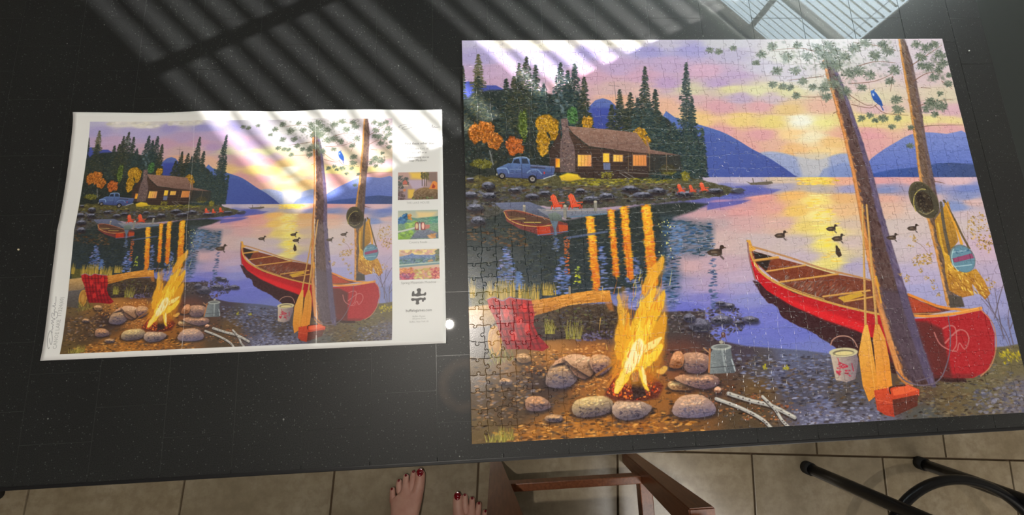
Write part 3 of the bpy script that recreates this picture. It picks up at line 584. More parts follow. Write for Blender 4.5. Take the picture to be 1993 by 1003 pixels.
    # ground in front
    g = [(918, 590, 120, 104, 84), (918, 640, 118, 106, 96), (930, 700, 110, 90, 62), (920, 760, 92, 74, 56), (925, 850, 104, 84, 52), (1000, 700, 132, 96, 58), (1080, 690, 176, 118, 62), (1150, 690, 170, 106, 56), (1050, 740, 70, 54, 50), (1000, 790, 84, 66, 50),
         (1060, 850, 160, 104, 50), (1150, 840, 176, 112, 50), (1250, 842, 160, 98, 48), (1300, 790, 140, 92, 50), (1330, 700, 96, 62, 58), (1400, 750, 90, 66, 54), (1350, 830, 120, 82, 48), (1470, 760, 104, 80, 54), (1450, 820, 84, 68, 50),
         (1380, 640, 70, 58, 62), (1440, 690, 76, 66, 78), (1520, 720, 92, 92, 118), (1560, 760, 82, 80, 96), (1540, 690, 96, 100, 128), (1600, 800, 106, 106, 136), (1480, 710, 84, 78, 80), (1640, 770, 84, 78, 80), (1700, 820, 104, 102, 124),
         (1150, 640, 88, 66, 54), (1080, 630, 76, 62, 48), (1200, 640, 96, 78, 74), (1300, 620, 74, 66, 66), (1780, 760, 92, 72, 58), (1850, 780, 104, 88, 62), (1900, 750, 108, 98, 72), (1950, 700, 108, 98, 70), (1980, 780, 112, 106, 116), (1900, 805, 104, 94, 76), (1800, 815, 84, 84, 82)]
    c.field(g, [(905, 600), (960, 590), (1180, 592), (1250, 608), (1370, 606), (1372, 640), (1392, 662), (1450, 674), (1560, 682), (1620, 690), (1700, 690), (1950, 675), (1990, 668), (2030, 812), (1600, 850), (915, 872)], 26, 20, f=3)
    c.ell(1238, 740, 120, 42, (226, 132, 50), 0, .30, 60)
    GS = [(905, 690), (1180, 690), (1360, 680), (1700, 740), (2020, 720), (2015, 806), (1500, 835), (918, 866)]
    c.dabs(GS, 1500, [(96, 74, 54), (70, 56, 50), (120, 92, 60), (84, 78, 84), (56, 46, 42)], r=(1.5, 4), asp=2.6, spread=14, al=.6)
    c.dabs([(1000, 690), (1180, 668), (1200, 760), (1130, 790), (1100, 745), (1020, 720)], 420, [(214, 146, 72), (180, 112, 54), (232, 170, 96), (150, 92, 54)], r=(1.4, 3), asp=1.9, spread=20, al=.8)
    c.dabs([(960, 842), (1120, 800), (1360, 800), (1370, 838), (1000, 862)], 520, [(214, 142, 58), (178, 112, 46), (230, 164, 80), (128, 84, 46), (84, 60, 44)], r=(1.4, 3.2), asp=3, spread=14, al=.8)
    c.dabs([(925, 735), (1020, 715), (1060, 760), (1040, 800), (930, 830)], 240, [(150, 106, 64), (110, 80, 56), (186, 138, 84), (84, 66, 52), (128, 116, 120)], r=(1.4, 3.4), asp=2.4, spread=16, al=.75)
    c.dabs([(1290, 740), (1400, 740), (1560, 800), (1500, 832), (1400, 800), (1330, 790)], 260, [(176, 96, 58), (140, 84, 56), (104, 72, 50), (200, 128, 74)], r=(1.3, 2.8), asp=2.2, spread=25, al=.7)
    c.dabs([(1430, 690), (1620, 690), (1680, 760), (1690, 800), (1560, 790), (1440, 730)], 620, [(110, 118, 158), (84, 88, 116), (60, 56, 64), (138, 142, 176), (92, 80, 76)], r=(1.4, 3.4), asp=3, spread=9, al=.75)
    c.dabs([(1540, 800), (1700, 790), (1720, 822), (1560, 834)], 200, [(124, 126, 158), (92, 92, 112), (150, 152, 176)], r=(1.6, 3.6), asp=2.2, spread=14, al=.75)
    c.dabs([(1760, 740), (1960, 700), (2000, 800), (1800, 818)], 420, [(120, 106, 76), (96, 82, 62), (136, 122, 96), (90, 90, 100)], r=(1.6, 4), asp=2.6, spread=12, al=.6)
    c.dabs([(1890, 760), (1990, 740), (2010, 800), (1900, 806)], 160, [(128, 126, 146), (104, 98, 110), (92, 92, 112)], r=(2, 5), asp=2, spread=16, al=.7)
    c.dabs([(1370, 600), (1440, 600), (1448, 640), (1380, 668), (1310, 640), (1280, 612)], 330, [(72, 66, 76), (92, 86, 98), (56, 50, 56), (110, 96, 96)], r=(1.6, 3.6), asp=1.8, spread=30, al=.8)
    for x, y, w, h in ((1412, 595, 16, 5), (1400, 590, 10, 3), (1402, 622, 22, 8), (1436, 628, 10, 4), (1455, 620, 14, 4), (1360, 632, 22, 12), (1340, 618, 12, 7), (1460, 622, 15, 5)):
        rock(c, [(x - w, y + h * .3), (x - w * .5, y - h * .8), (x + w * .2, y - h), (x + w, y - h * .2), (x + w * .7, y + h), (x - w * .4, y + h)], (112, 110, 130), (70, 68, 84), (60, 62, 90))
    # the drift log, blanket and log ends
    c.poly([(1030, 592), (1110, 602), (1190, 590), (1210, 612), (1190, 660), (1100, 660), (1030, 665)], (78, 64, 52), (64, 54, 54), f=3, nz=.1)
    c.dabs([(1040, 600), (1200, 600), (1190, 655), (1050, 655)], 240, [(96, 78, 58), (62, 52, 46), (80, 76, 92), (110, 96, 70), (100, 104, 62)], r=(1.6, 3.6), asp=2, spread=30, al=.75)
    c.poly([(1032, 586), (1070, 580), (1110, 572), (1150, 566), (1186, 566), (1190, 588), (1150, 590), (1110, 594), (1080, 604), (1036, 616)], (232, 158, 66), (176, 112, 50), f=1.2, nz=.08, wob=1)
    for k in range(46):
        x = rs.uniform(1036, 1160); y = 604 - (x - 1036) * .2 + rs.uniform(-12, 6); c.line([(x, y), (x + rs.uniform(12, 28), y - rs.uniform(2, 5))], 1, [(250, 188, 96), (150, 92, 44), (196, 128, 56)][rs.randint(3)], al=.7)
    c.poly([(1176, 588), (1190, 588), (1194, 606), (1184, 604)], (196, 120, 60), f=4, al=.7)
    c.line([(1108, 560), (1108, 572)], 4, (150, 136, 116))
    c.dabs([(1110, 650), (1190, 640), (1190, 660), (1120, 665)], 60, [(110, 100, 140), (84, 72, 96)], r=(2, 4), spread=60)
    c.poly([(912, 598), (950, 594), (966, 606), (968, 622), (950, 640), (914, 646)], (206, 164, 104), (132, 112, 92), f=2, nz=.08)
    c.poly([(912, 640), (960, 634), (968, 680), (950, 700), (914, 694)], (104, 98, 98), (84, 78, 72), f=2, nz=.06)
    c.ell(963, 664, 12, 26, (196, 144, 66)); c.ell(963, 664, 9, 21, (164, 110, 52), al=.6); c.ell(963, 664, 5, 12, (206, 156, 80), al=.7)
    c.poly([(948, 584), (960, 580), (976, 586), (992, 580), (1004, 582), (1034, 586), (1040, 612), (1038, 632), (1048, 654), (1068, 676), (1056, 684), (1022, 680), (986, 680), (976, 660), (964, 622), (952, 600)], (186, 44, 44), (150, 30, 40), f=1.2, nz=.07)
    for k in range(7): c.line([(960 + k * 11, 584), (972 + k * 10, 630), (985 + k * 11, 678)], 3.2, (96, 26, 34), al=.55)
    for k in range(6): c.line([(956 + k * 4, 596 + k * 15), (1038 + k * 4, 594 + k * 15)], 3, (96, 28, 36), al=.5)
    for x, y in ((1020, 600), (1010, 625), (1026, 640), (985, 610), (1000, 655)): c.ell(x, y, 5, 8, (226, 54, 52), al=.7)
    c.line([(948, 584), (962, 579), (978, 586), (992, 579), (1006, 582), (1034, 584)], 2, (150, 124, 150), al=.9)
    c.dabs([(950, 680), (1000, 682), (1000, 702), (948, 710)], 90, [(128, 122, 56), (96, 90, 50), (150, 136, 70)], r=(1.2, 2.4), asp=3, ang=80, spread=30)
    # camp fire: stones, wood, flames
    for pts, tp, lw in (([(1062, 736), (1072, 712), (1092, 702), (1112, 704), (1126, 714), (1122, 740), (1100, 756), (1066, 752)], (214, 168, 118), (110, 104, 138)),
                        ([(1074, 712), (1092, 696), (1128, 694), (1146, 704), (1150, 726), (1138, 738), (1118, 730), (1100, 706)], (222, 168, 128), (150, 110, 100)),
                        ([(1098, 700), (1110, 690), (1136, 692), (1156, 704), (1152, 730), (1140, 730)], (226, 178, 138), (176, 128, 100)),
                        ([(1146, 702), (1158, 690), (1182, 694), (1190, 712), (1170, 730), (1154, 722)], (222, 168, 118), (120, 94, 116)),
                        ([(1022, 782), (1030, 772), (1052, 772), (1068, 782), (1070, 794), (1048, 800), (1026, 798)], (206, 150, 104), (120, 104, 124)),
                        ([(1112, 796), (1120, 780), (1146, 772), (1180, 772), (1192, 784), (1186, 802), (1150, 812), (1122, 810)], (226, 190, 128), (112, 100, 120)),
                        ([(1190, 796), (1200, 780), (1230, 778), (1256, 784), (1268, 794), (1250, 812), (1216, 818), (1196, 810)], (224, 184, 146), (112, 104, 130)),
                        ([(1306, 800), (1318, 776), (1340, 768), (1366, 770), (1388, 786), (1390, 804), (1364, 812), (1322, 812)], (214, 168, 132), (126, 120, 160)),
                        ([(1298, 748), (1304, 742), (1324, 744), (1348, 754), (1340, 760), (1306, 758)], (230, 182, 122), (150, 104, 76)),
                        ([(1312, 738), (1324, 730), (1360, 728), (1392, 732), (1398, 746), (1372, 758), (1338, 750)], (206, 152, 112), (116, 96, 118)),
                        ([(1326, 700), (1332, 688), (1356, 686), (1376, 692), (1380, 708), (1366, 726), (1336, 724)], (196, 148, 116), (116, 96, 116)),
                        ([(1302, 706), (1310, 688), (1324, 684), (1330, 700), (1324, 716), (1304, 716)], (214, 150, 106), (176, 110, 72)),
                        ([(1060, 812), (1076, 806), (1094, 810), (1090, 820), (1066, 820)], (196, 150, 104), (104, 96, 120)), ([(972, 742), (980, 736), (996, 740), (994, 748), (976, 748)], (206, 160, 116), (116, 104, 116)),
                        ([(1004, 694), (1016, 688), (1030, 692), (1032, 704), (1010, 706)], (206, 160, 112), (150, 112, 84)), ([(1388, 758), (1394, 752), (1402, 756), (1400, 764), (1390, 764)], (222, 166, 132), (170, 116, 96))):
        rock(c, pts, tp, lw)
    c.poly([(1176, 770), (1190, 730), (1215, 720), (1260, 722), (1290, 752), (1280, 775), (1236, 782), (1196, 780)], (150, 62, 40), (90, 46, 38), f=5, nz=.1)
    c.dabs([(1180, 768), (1196, 728), (1250, 725), (1284, 760), (1240, 778)], 260, [(236, 96, 44), (196, 60, 40), (250, 150, 60), (110, 60, 60), (250, 120, 50)], r=(1.6, 3.6), asp=1.2, spread=90, jit=12)
    c.line([(1182, 752), (1222, 684)], 5, (196, 124, 56), 3); c.line([(1160, 730), (1218, 690)], 4, (150, 100, 60), 3)
    c.poly([(1224, 726), (1246, 724), (1256, 770), (1232, 778)], (64, 46, 44), f=1.5, nz=.1); c.poly([(1228, 724), (1244, 724), (1242, 742), (1230, 744)], (130, 104, 130), f=2)
    def flame(pts, col, al=.9, f=2.5): c.poly(pts, col, f=f, al=al, wob=3.5, sm=3)
    flame([(1196, 740), (1188, 700), (1196, 660), (1204, 610), (1212, 560), (1232, 640), (1246, 590), (1262, 540), (1288, 500), (1292, 520), (1280, 560), (1290, 570), (1296, 620), (1290, 700), (1262, 750)], (232, 150, 40), .55, 9)
    flame([(1262, 530), (1280, 508), (1290, 500), (1290, 520), (1278, 544), (1266, 560), (1254, 580), (1248, 560)], (240, 176, 60), .85)
    flame([(1202, 560), (1208, 590), (1216, 620), (1220, 650), (1212, 640), (1202, 610)], (236, 180, 70), .8)
    flame([(1214, 700), (1222, 650), (1236, 610), (1252, 580), (1276, 560), (1268, 590), (1280, 580), (1294, 562), (1288, 600), (1270, 640), (1256, 680), (1240, 720)], (248, 190, 50))
    flame([(1200, 700), (1196, 660), (1206, 612), (1214, 640), (1222, 610), (1226, 640), (1224, 690)], (244, 176, 50), .85)
    flame([(1250, 700), (1262, 660), (1290, 608), (1296, 630), (1290, 670), (1278, 700)], (240, 168, 46), .8)
    flame([(1206, 722), (1214, 690), (1234, 650), (1244, 622), (1250, 640), (1262, 620), (1266, 640), (1250, 680), (1262, 690), (1286, 670), (1284, 690), (1262, 712), (1252, 724), (1262, 760), (1250, 750), (1238, 716), (1218, 744), (1200, 766), (1196, 752)], (252, 214, 70), .95, 2)
    flame([(1216, 704), (1230, 672), (1244, 660), (1252, 672), (1246, 700), (1230, 720), (1216, 728)], (254, 244, 190), .95, 3)
    flame([(1250, 676), (1270, 664), (1286, 658), (1272, 676), (1254, 686)], (254, 236, 150), .9, 2)
    flame([(1246, 714), (1254, 722), (1260, 752), (1252, 744)], (254, 236, 160), .9, 1.5); flame([(1196, 764), (1204, 736), (1218, 716), (1212, 744)], (252, 220, 110), .9, 1.5)
    flame([(1276, 726), (1288, 714), (1298, 716), (1290, 728)], (250, 196, 90), .8, 2)
    for k in range(150):
        t = rs.rand(); x = 1230 + rs.normal(0, 22) + t * 30; y = 740 - t * 200
        c.line([(x, y), (x + rs.uniform(-3, 8), y - rs.uniform(10, 30))], 2, [(252, 206, 70), (240, 150, 40), (254, 232, 120), (226, 120, 40)][rs.randint(4)], .6, al=.55)
    for x, y in ((1287, 500), (1292, 608), (1172, 560), (1168, 620)): c.line([(x, y), (x - 3, y + 26)], 2, (240, 190, 90), .5, al=.7)
    # coffee pot
    c.poly([(1386, 678), (1420, 676), (1424, 700), (1430, 716), (1428, 726), (1380, 728), (1376, 700)], (136, 144, 146), (92, 98, 106), ang=10, f=1, nz=.05)
    c.line([(1380, 680), (1378, 724)], 3.5, (176, 116, 76)); c.line([(1368, 678), (1380, 688)], 3, (176, 130, 96), 2); c.ell(1402, 676, 19, 5.5, (168, 172, 168)); c.ell(1402, 675, 14, 3, (116, 120, 120)); c.ell(1402, 666, 4, 3, (176, 168, 150)); c.ell(1406, 652, 4, 5, (96, 66, 66)); c.line([(1400, 664), (1406, 648), (1412, 664)], 1, (110, 80, 80))
    c.line([(1404, 682), (1410, 722)], 4, (190, 198, 200), 3, al=.5); c.line([(1422, 700), (1429, 722)], 2.5, (176, 184, 190)); c.line([(1382, 716), (1428, 712)], 1.4, (76, 80, 86))
    # birch branches
    for pts, w in (([(1392, 776), (1440, 794), (1480, 815), (1500, 834)], 6), ([(1416, 766), (1460, 780), (1500, 790), (1544, 812)], 7), ([(1482, 772), (1505, 795), (1520, 818), (1534, 832)], 5.5)):
        c.line([(a + 1, b + 4) for a, b in pts], w, (48, 40, 38), al=.7); c.line(pts, w, (170, 168, 166)); c.line([(a, b - 1.2) for a, b in pts], w * .4, (214, 208, 196), al=.8)
        for k in range(9): i = rs.randint(len(pts) - 1); t = rs.rand(); c.ell(pts[i][0] + (pts[i + 1][0] - pts[i][0]) * t, pts[i][1] + (pts[i + 1][1] - pts[i][1]) * t, 1.6, 1, (92, 84, 84))
    for x, y in ((1486, 716), (1528, 716), (1955, 690)): c.dabs([(x - 8, y + 3), (x, y - 8), (x + 8, y + 3)], 16, [(190, 180, 60), (160, 150, 56)], r=(1.2, 2.2), asp=2.4, ang=80, spread=40)
    # canoe
    c.poly([(1464, 548), (1480, 575), (1494, 590), (1510, 598), (1520, 618), (1546, 632), (1580, 648), (1612, 668), (1640, 690), (1700, 720), (1800, 740), (1880, 745), (1800, 640), (1600, 560)], (70, 44, 50), (60, 38, 38), f=2, nz=.05, wob=3)
    c.poly([(1452, 470), (1457, 500), (1466, 540), (1490, 566), (1540, 596), (1600, 622), (1660, 642), (1700, 660), (1740, 700), (1790, 722), (1850, 736), (1890, 736), (1918, 722), (1932, 690), (1932, 650), (1920, 616), (1908, 604), (1850, 616), (1760, 622), (1700, 610), (1620, 594), (1540, 570), (1480, 530), (1464, 500)], (196, 36, 44), (170, 42, 48), ang=10, f=1, nz=.04)
    c.poly([(1500, 570), (1560, 592), (1640, 618), (1690, 634), (1690, 652), (1600, 622), (1530, 590)], (230, 44, 50), f=7, al=.8)
    c.poly([(1740, 624), (1800, 626), (1830, 640), (1850, 736), (1790, 724), (1745, 706)], (88, 48, 46), f=6, al=.85)
    c.poly([(1700, 660), (1750, 690), (1850, 728), (1900, 728), (1880, 738), (1800, 736), (1720, 700)], (110, 46, 46), f=4, al=.6)
    c.poly([(1460, 488), (1500, 500), (1560, 516), (1620, 534), (1690, 546), (1740, 560), (1790, 588), (1850, 604), (1790, 616), (1720, 612), (1640, 600), (1560, 574), (1500, 540), (1468, 512)], (134, 66, 46), (110, 66, 56), f=1, nz=.06)
    c.poly([(1464, 490), (1500, 500), (1490, 528), (1470, 512)], (54, 44, 42), f=2)
    c.dabs([(1520, 535), (1600, 548), (1650, 562), (1660, 580), (1600, 580), (1550, 562)], 190, [(140, 116, 106), (110, 84, 78), (150, 80, 60)], r=(1.2, 2.4), asp=4, ang=-42, spread=8, al=.75)
    for k in range(60):
        t = rs.rand(); x = 1500 + t * 200; y = 508 + t * 52 + rs.uniform(0, 16); c.line([(x, y), (x + rs.uniform(-4, 2), y + rs.uniform(6, 14))], 1, [(166, 84, 52), (110, 48, 40)][rs.randint(2)], al=.6)
    for a, b, w in (((1468, 508), (1512, 502), 5), ((1490, 529), (1565, 517), 3), ((1514, 550), (1628, 534), 3.4), ((1600, 578), (1690, 566), 3.5), ((1640, 588), (1700, 578), 3)): c.line([a, b], w, (214, 160, 84)); c.line([(a[0], a[1] + 2), (b[0], b[1] + 2)], 1, (120, 72, 44), al=.7)
    c.poly([(1628, 580), (1672, 568), (1680, 576), (1640, 588)], (206, 160, 60), f=1); 
    OAK = (222, 160, 72)
    c.line([(1453, 470), (1466, 512), (1490, 540), (1540, 566), (1600, 586), (1660, 602), (1720, 614), (1770, 618)], 4.2, (206, 158, 84)); c.line([(1456, 480), (1480, 486), (1540, 504), (1600, 524), (1660, 538), (1690, 546)], 3.6, (190, 140, 96))
    c.line([(1466, 512), (1492, 538), (1542, 563), (1602, 583)], 1.2, (244, 214, 120), al=.8)
    c.line([(1765, 574), (1790, 584), (1820, 596), (1850, 602)], 5, (226, 140, 62)); c.line([(1764, 614), (1800, 616), (1850, 612), (1905, 602)], 5, (232, 150, 66)); c.line([(1840, 600), (1880, 604), (1906, 600)], 5, (224, 148, 70)); c.line([(1772, 611), (1850, 609), (1900, 600)], 1.3, (250, 200, 110), al=.7)
    c.poly([(1764, 578), (1790, 588), (1830, 606), (1768, 610)], (176, 70, 46), f=1.2, nz=.05)
    c.poly([(1452, 470), (1458, 468), (1462, 480), (1470, 486), (1462, 490), (1456, 488)], (224, 164, 70), f=.8)
    c.line([(1453, 474), (1458, 510), (1468, 545)], 3, (150, 110, 110)); c.line([(1906, 604), (1928, 630), (1935, 670), (1926, 710), (1905, 732)], 2.2, (196, 130, 96), al=.9)
    for pts in ([(1815, 648), (1826, 670), (1846, 682), (1858, 684)], [(1832, 640), (1845, 634), (1856, 640), (1858, 670), (1850, 684)], [(1836, 668), (1860, 644), (1876, 646), (1882, 662), (1874, 680), (1864, 668), (1860, 682)]): c.line(pts, 3, (196, 120, 116), 2, al=.8)
    # tree trunks
    def trunk(L, R, cl, cm, cr, n):
        L, R = np.array(L, float), np.array(R, float)
        c.poly(list(L) + list(R[::-1]), cm, f=1.2, nz=.05)
        w = R - L
        c.poly(list(L) + list((L + w * .17)[::-1]), cl, f=3); c.poly(list(L + w * .76) + list(R[::-1]), cr, f=4, al=.85)
        for k in range(n):
            i = rs.randint(len(L) - 1); t = rs.rand(); u = rs.rand()
            p = (L[i] + w[i] * u) * (1 - t) + (L[i + 1] + w[i + 1] * u) * t; cc = np.array(cl if u < .25 else cm if u < .75 else cr) + rs.choice([-26, 18, -16])
            c.ell(p[0], p[1], rs.uniform(1, 2.4), rs.uniform(2.5, 6), np.clip(cc, 0, 255), rs.uniform(-22, -4), .6)
    trunk([(1745, 72), (1752, 120), (1766, 200), (1778, 280), (1785, 340), (1800, 420), (1815, 480), (1828, 540), (1840, 596)], [(1756, 72), (1772, 120), (1788, 200), (1800, 280), (1812, 340), (1828, 420), (1842, 480), (1852, 540), (1862, 596)], (212, 150, 82), (112, 90, 78), (106, 88, 90), 420)
    trunk([(1600, 120), (1606, 150), (1622, 200), (1640, 270), (1656, 340), (1670, 420), (1684, 500), (1700, 580), (1722, 660), (1745, 735), (1760, 748)], [(1614, 120), (1632, 150), (1650, 200), (1674, 270), (1696, 340), (1716, 420), (1740, 500), (1764, 580), (1788, 660), (1812, 730), (1818, 752)], (216, 144, 84), (92, 70, 68), (104, 92, 124), 700)
    c.poly([(1700, 560), (1760, 570), (1812, 730), (1770, 748)], (84, 74, 98), f=12, al=.5)
    # needles, twigs, bird
    TW = (120, 84, 66)
    for pts in ([(1648, 185), (1680, 205), (1694, 206)], [(1655, 205), (1690, 212), (1705, 204)], [(1700, 207), (1720, 222), (1765, 226)], [(1600, 190), (1560, 190), (1545, 180)], [(1650, 165), (1700, 160), (1735, 145)], [(1670, 130), (1700, 122), (1740, 124)], [(1770, 130), (1800, 110), (1830, 90)],
                [(1775, 160), (1800, 145), (1830, 140)], [(1780, 210), (1810, 200), (1850, 195)], [(1790, 250), (1810, 246), (1870, 245)], [(1600, 150), (1570, 154), (1530, 158)], [(1765, 255), (1780, 248)], [(1620, 222), (1628, 218)], [(1790, 172), (1808, 174)], [(1815, 354), (1836, 358)], [(1735, 150), (1730, 180)], [(1830, 160), (1850, 175)], [(1600, 110), (1560, 96), (1500, 100)], [(1740, 100), (1700, 90), (1660, 85)]):
        c.line(pts, 1.8, TW, .8, al=.9)
    NE = [(88, 100, 84), (112, 120, 96), (70, 82, 72), (124, 130, 112), (92, 102, 92)]
    for reg, n_ in (([(1500, 84), (1740, 78), (1745, 150), (1680, 160), (1590, 200), (1600, 140), (1520, 130)], 150), ([(1776, 82), (1828, 80), (1845, 160), (1800, 160)], 55), ([(1795, 195), (1838, 195), (1840, 216), (1798, 220)], 26), ([(1585, 130), (1660, 125), (1650, 195), (1595, 195)], 80)):
        c.dabs(reg, n_, NE, r=(2.5, 6), asp=1.5, spread=90, al=.34, f=3)
    for x, y, r in ((1380, 100, 6), (1397, 102, 6), (1425, 96, 5), (1480, 108, 9), (1500, 92, 9), (1530, 112, 10), (1510, 140, 10), (1545, 140, 9), (1470, 124, 6), (1570, 112, 9), (1560, 160, 8), (1502, 166, 7), (1522, 170, 7), (1536, 172, 6), (1580, 172, 7), (1548, 188, 7), (1602, 172, 10), (1606, 190, 9), (1625, 130, 12), (1640, 112, 12), (1660, 95, 12), (1680, 86, 12),
                    (1650, 145, 14), (1620, 165, 16), (1642, 180, 12), (1668, 140, 12), (1690, 148, 11), (1700, 110, 12), (1724, 100, 12), (1715, 88, 9), (1738, 138, 11), (1730, 160, 8), (1675, 172, 8), (1742, 196, 10), (1745, 215, 11), (1690, 226, 6), (1674, 232, 6), (1716, 232, 8), (1700, 236, 5), (1744, 232, 6), (1734, 248, 5), (1780, 88, 9), (1800, 95, 11), (1790, 112, 11),
                    (1815, 88, 8), (1805, 132, 10), (1826, 110, 13), (1832, 126, 10), (1790, 130, 8), (1815, 152, 8), (1824, 138, 8), (1842, 165, 7), (1826, 184, 5), (1806, 200, 9), (1818, 206, 12), (1832, 210, 9), (1816, 224, 6), (1800, 214, 8), (1590, 96, 10), (1610, 90, 10), (1600, 108, 13), (1612, 118, 13), (1622, 128, 11), (1602, 128, 9), (1620, 102, 12), (1550, 90, 8), (1845, 148, 5), (1770, 250, 4), (1768, 285, 5)):
        n = int(r * 2.2 + 5)
        c.ell(x, y, r * .8, r * .6, (108, 118, 104), rs.uniform(-30, 30), .7, 5)
        for k in range(int(r * 1.5)):
            c.ell(x + rs.normal(0, r * .45), y + rs.normal(0, r * .35), rs.uniform(1.5, 3.6), rs.uniform(1, 2), np.clip(np.array(NE[rs.randint(5)]) + rs.normal(0, 12), 0, 255), rs.uniform(0, 180), .6, 2)
        for k in range(n * 2):
            a = rs.uniform(0, 2 * np.pi); d = r * rs.rand() ** .6
            x1, y1 = x + d * np.cos(a), y + d * .8 * np.sin(a)
            c.line([(x1, y1), (x1 + 3.5 * np.cos(a), y1 + 2.6 * np.sin(a))], 1.8, np.clip(np.array(NE[rs.randint(5)]) + rs.normal(0, 10), 0, 255), 1, al=.75)
    c.poly([(1692, 180), (1698, 178), (1704, 184), (1712, 196), (1716, 208), (1708, 206), (1698, 198), (1694, 190)], (52, 96, 176), (40, 76, 150), f=.9); c.ell(1696, 181, 4, 4, (62, 110, 190)); c.line([(1710, 204), (1716, 216)], 2.5, (48, 80, 150)); c.ell(1697, 186, 2, 3, (176, 190, 214)); c.line([(1699, 176), (1697, 180)], 2, (50, 90, 170))
    # ducks
    for x, y, s, fl in ((1518, 460, 1.1, 1), (1617, 447, 1.0, 1), (1629, 466, 1.1, 1), (1734, 464, 1.0, 1), (1774, 446, 1.0, 1)): duck(c, x, y, s, fl)
    duck(c, 1393, 493, 1.6, 1); c.poly([(1624, 478), (1632, 486), (1636, 498), (1630, 502), (1624, 494)], (70, 56, 48), f=.8); c.ell(1626, 482, 2.4, 3, (66, 54, 48))
    # paddles
    for T, B, w, kk in (((1676, 400), (1682, 640), 3.6, 0), ((1684, 400), (1704, 640), 4, 1)):
        c.line([T, B], w, (196, 148, 84), w + 1.2); c.line([(T[0] - .8, T[1]), (B[0] - 1.2, B[1])], 1, (236, 200, 130), al=.7)
    c.poly([(1680, 632), (1686, 632), (1692, 660), (1700, 710), (1706, 758), (1700, 772), (1688, 782), (1676, 750), (1668, 690), (1674, 655)], (232, 176, 84), (222, 140, 50), ang=60, f=1, nz=.04)
    c.poly([(1700, 632), (1708, 632), (1720, 660), (1728, 700), (1734, 754), (1718, 762), (1704, 756), (1700, 700), (1696, 660)], (222, 158, 76), (232, 146, 56), ang=60, f=1, nz=.04)
    c.line([(1686, 650), (1700, 765)], 1, (250, 206, 120), al=.5); c.line([(1708, 650), (1722, 755)], 1, (180, 110, 50), al=.5); c.line([(1702, 540), (1712, 590)], 5, (232, 168, 60), 3, al=.8)
    # bucket
    c.line([(1614, 672), (1618, 662), (1630, 655), (1646, 655), (1658, 662), (1666, 676)], 2.2, (176, 132, 116))
    c.poly([(1613, 686), (1664, 686), (1668, 700), (1662, 738), (1645, 744), (1624, 740)], (206, 186, 166), (124, 108, 120), ang=8, f=1, nz=.05)
    c.ell(1639, 686, 27, 8, (206, 196, 156)); c.ell(1639, 687, 20, 5.2, (122, 112, 92)); c.ell(1640, 688, 17, 3.6, (222, 206, 146))
    c.dabs([(1622, 718), (1632, 705), (1650, 716), (1652, 732), (1630, 732)], 40, [(196, 52, 74), (176, 50, 72)], r=(1.4, 3), asp=1.8, spread=30); c.line([(1630, 706), (1646, 712)], 2, (190, 60, 80)); c.line([(1655, 708), (1658, 722)], 2, (170, 60, 80)); c.line([(1628, 698), (1634, 716)], 1.5, (190, 70, 80))
    # painter line and tackle box
    c.line([(1742, 724), (1760, 742), (1788, 750), (1815, 746), (1832, 728), (1844, 690), (1846, 650), (1842, 616)], 3, (110, 96, 110), 1.8); c.line([(1812, 726), (1806, 734), (1780, 742)], 2.2, (104, 92, 110))
    c.poly([(1698, 760), (1762, 748), (1786, 758), (1786, 770), (1734, 780), (1738, 812), (1720, 808), (1704, 798)], (214, 82, 50), (170, 60, 44), f=1, nz=.05)
    c.poly([(1734, 778), (1784, 768), (1782, 790), (1738, 810)], (96, 50, 42), f=1.2, nz=.05); c.poly([(1734, 758), (1762, 750), (1784, 758), (1760, 766), (1736, 770)], (232, 102, 62), f=1); c.line([(1730, 766), (1730, 754), (1758, 750)], 2.6, (76, 44, 38)); c.line([(1700, 778), (1734, 784)], 1.2, (240, 130, 90), al=.6)
    # right bank shrub, net, hat, sign
    for pts in ([(1850, 588), (1866, 560), (1880, 540)], [(1900, 570), (1920, 590), (1940, 630), (1962, 680)], [(1965, 684), (1955, 650), (1930, 610), (1905, 580)], [(1950, 660), (1938, 600), (1932, 560)], [(1932, 620), (1944, 570), (1955, 540)], [(1968, 670), (1958, 620), (1966, 580)], [(1925, 600), (1912, 560)], [(1962, 640), (1975, 610)]): c.line(pts, 2.4, (104, 92, 104), .9, al=.85)
    for k in range(30):
        x = rs.uniform(1900, 1970); y = rs.uniform(520, 640); c.line([(x, y), (x + rs.uniform(-8, 8), y - rs.uniform(8, 20))], .9, (116, 100, 116), .5, al=.6)
    LF = [(196, 152, 72), (172, 136, 60), (206, 168, 100), (150, 120, 62)]
    c.dabs([(1880, 430), (1905, 410), (1918, 430), (1930, 480), (1920, 495), (1895, 480), (1878, 450)], 150, LF, r=(1.2, 2.6), asp=2, spread=80)
    c.dabs([(1770, 500), (1810, 494), (1812, 516), (1776, 520)], 70, LF, r=(1.3, 2.8), asp=2, spread=70)
    for x, y in ((1775, 462), (1778, 468), (1768, 480), (1804, 478), (1750, 535), (1762, 540), (1790, 528), (1800, 542), (1812, 548), (1815, 560), (1825, 575), (1760, 545), (1885, 545), (1920, 545), (1930, 552), (1925, 560)): c.dabs([(x - 7, y), (x, y - 5), (x + 7, y), (x, y + 5)], 9, LF, r=(1, 2.2), asp=2, spread=60)
    c.line([(1775, 470), (1790, 478), (1802, 492)], .9, (150, 120, 96)); c.line([(1880, 412), (1880, 480)], .8, (150, 120, 96), al=.7)
    c.dabs([(1940, 690), (1960, 678), (1980, 684), (1984, 704), (1950, 708)], 90, [(196, 176, 44), (166, 150, 50), (130, 120, 56)], r=(1.4, 3), asp=2.2, ang=70, spread=40)
    c.poly([(1816, 430), (1836, 400), (1842, 392), (1850, 420), (1862, 470), (1838, 500), (1822, 470)], (206, 150, 52), (150, 110, 50), f=1.2, nz=.08)
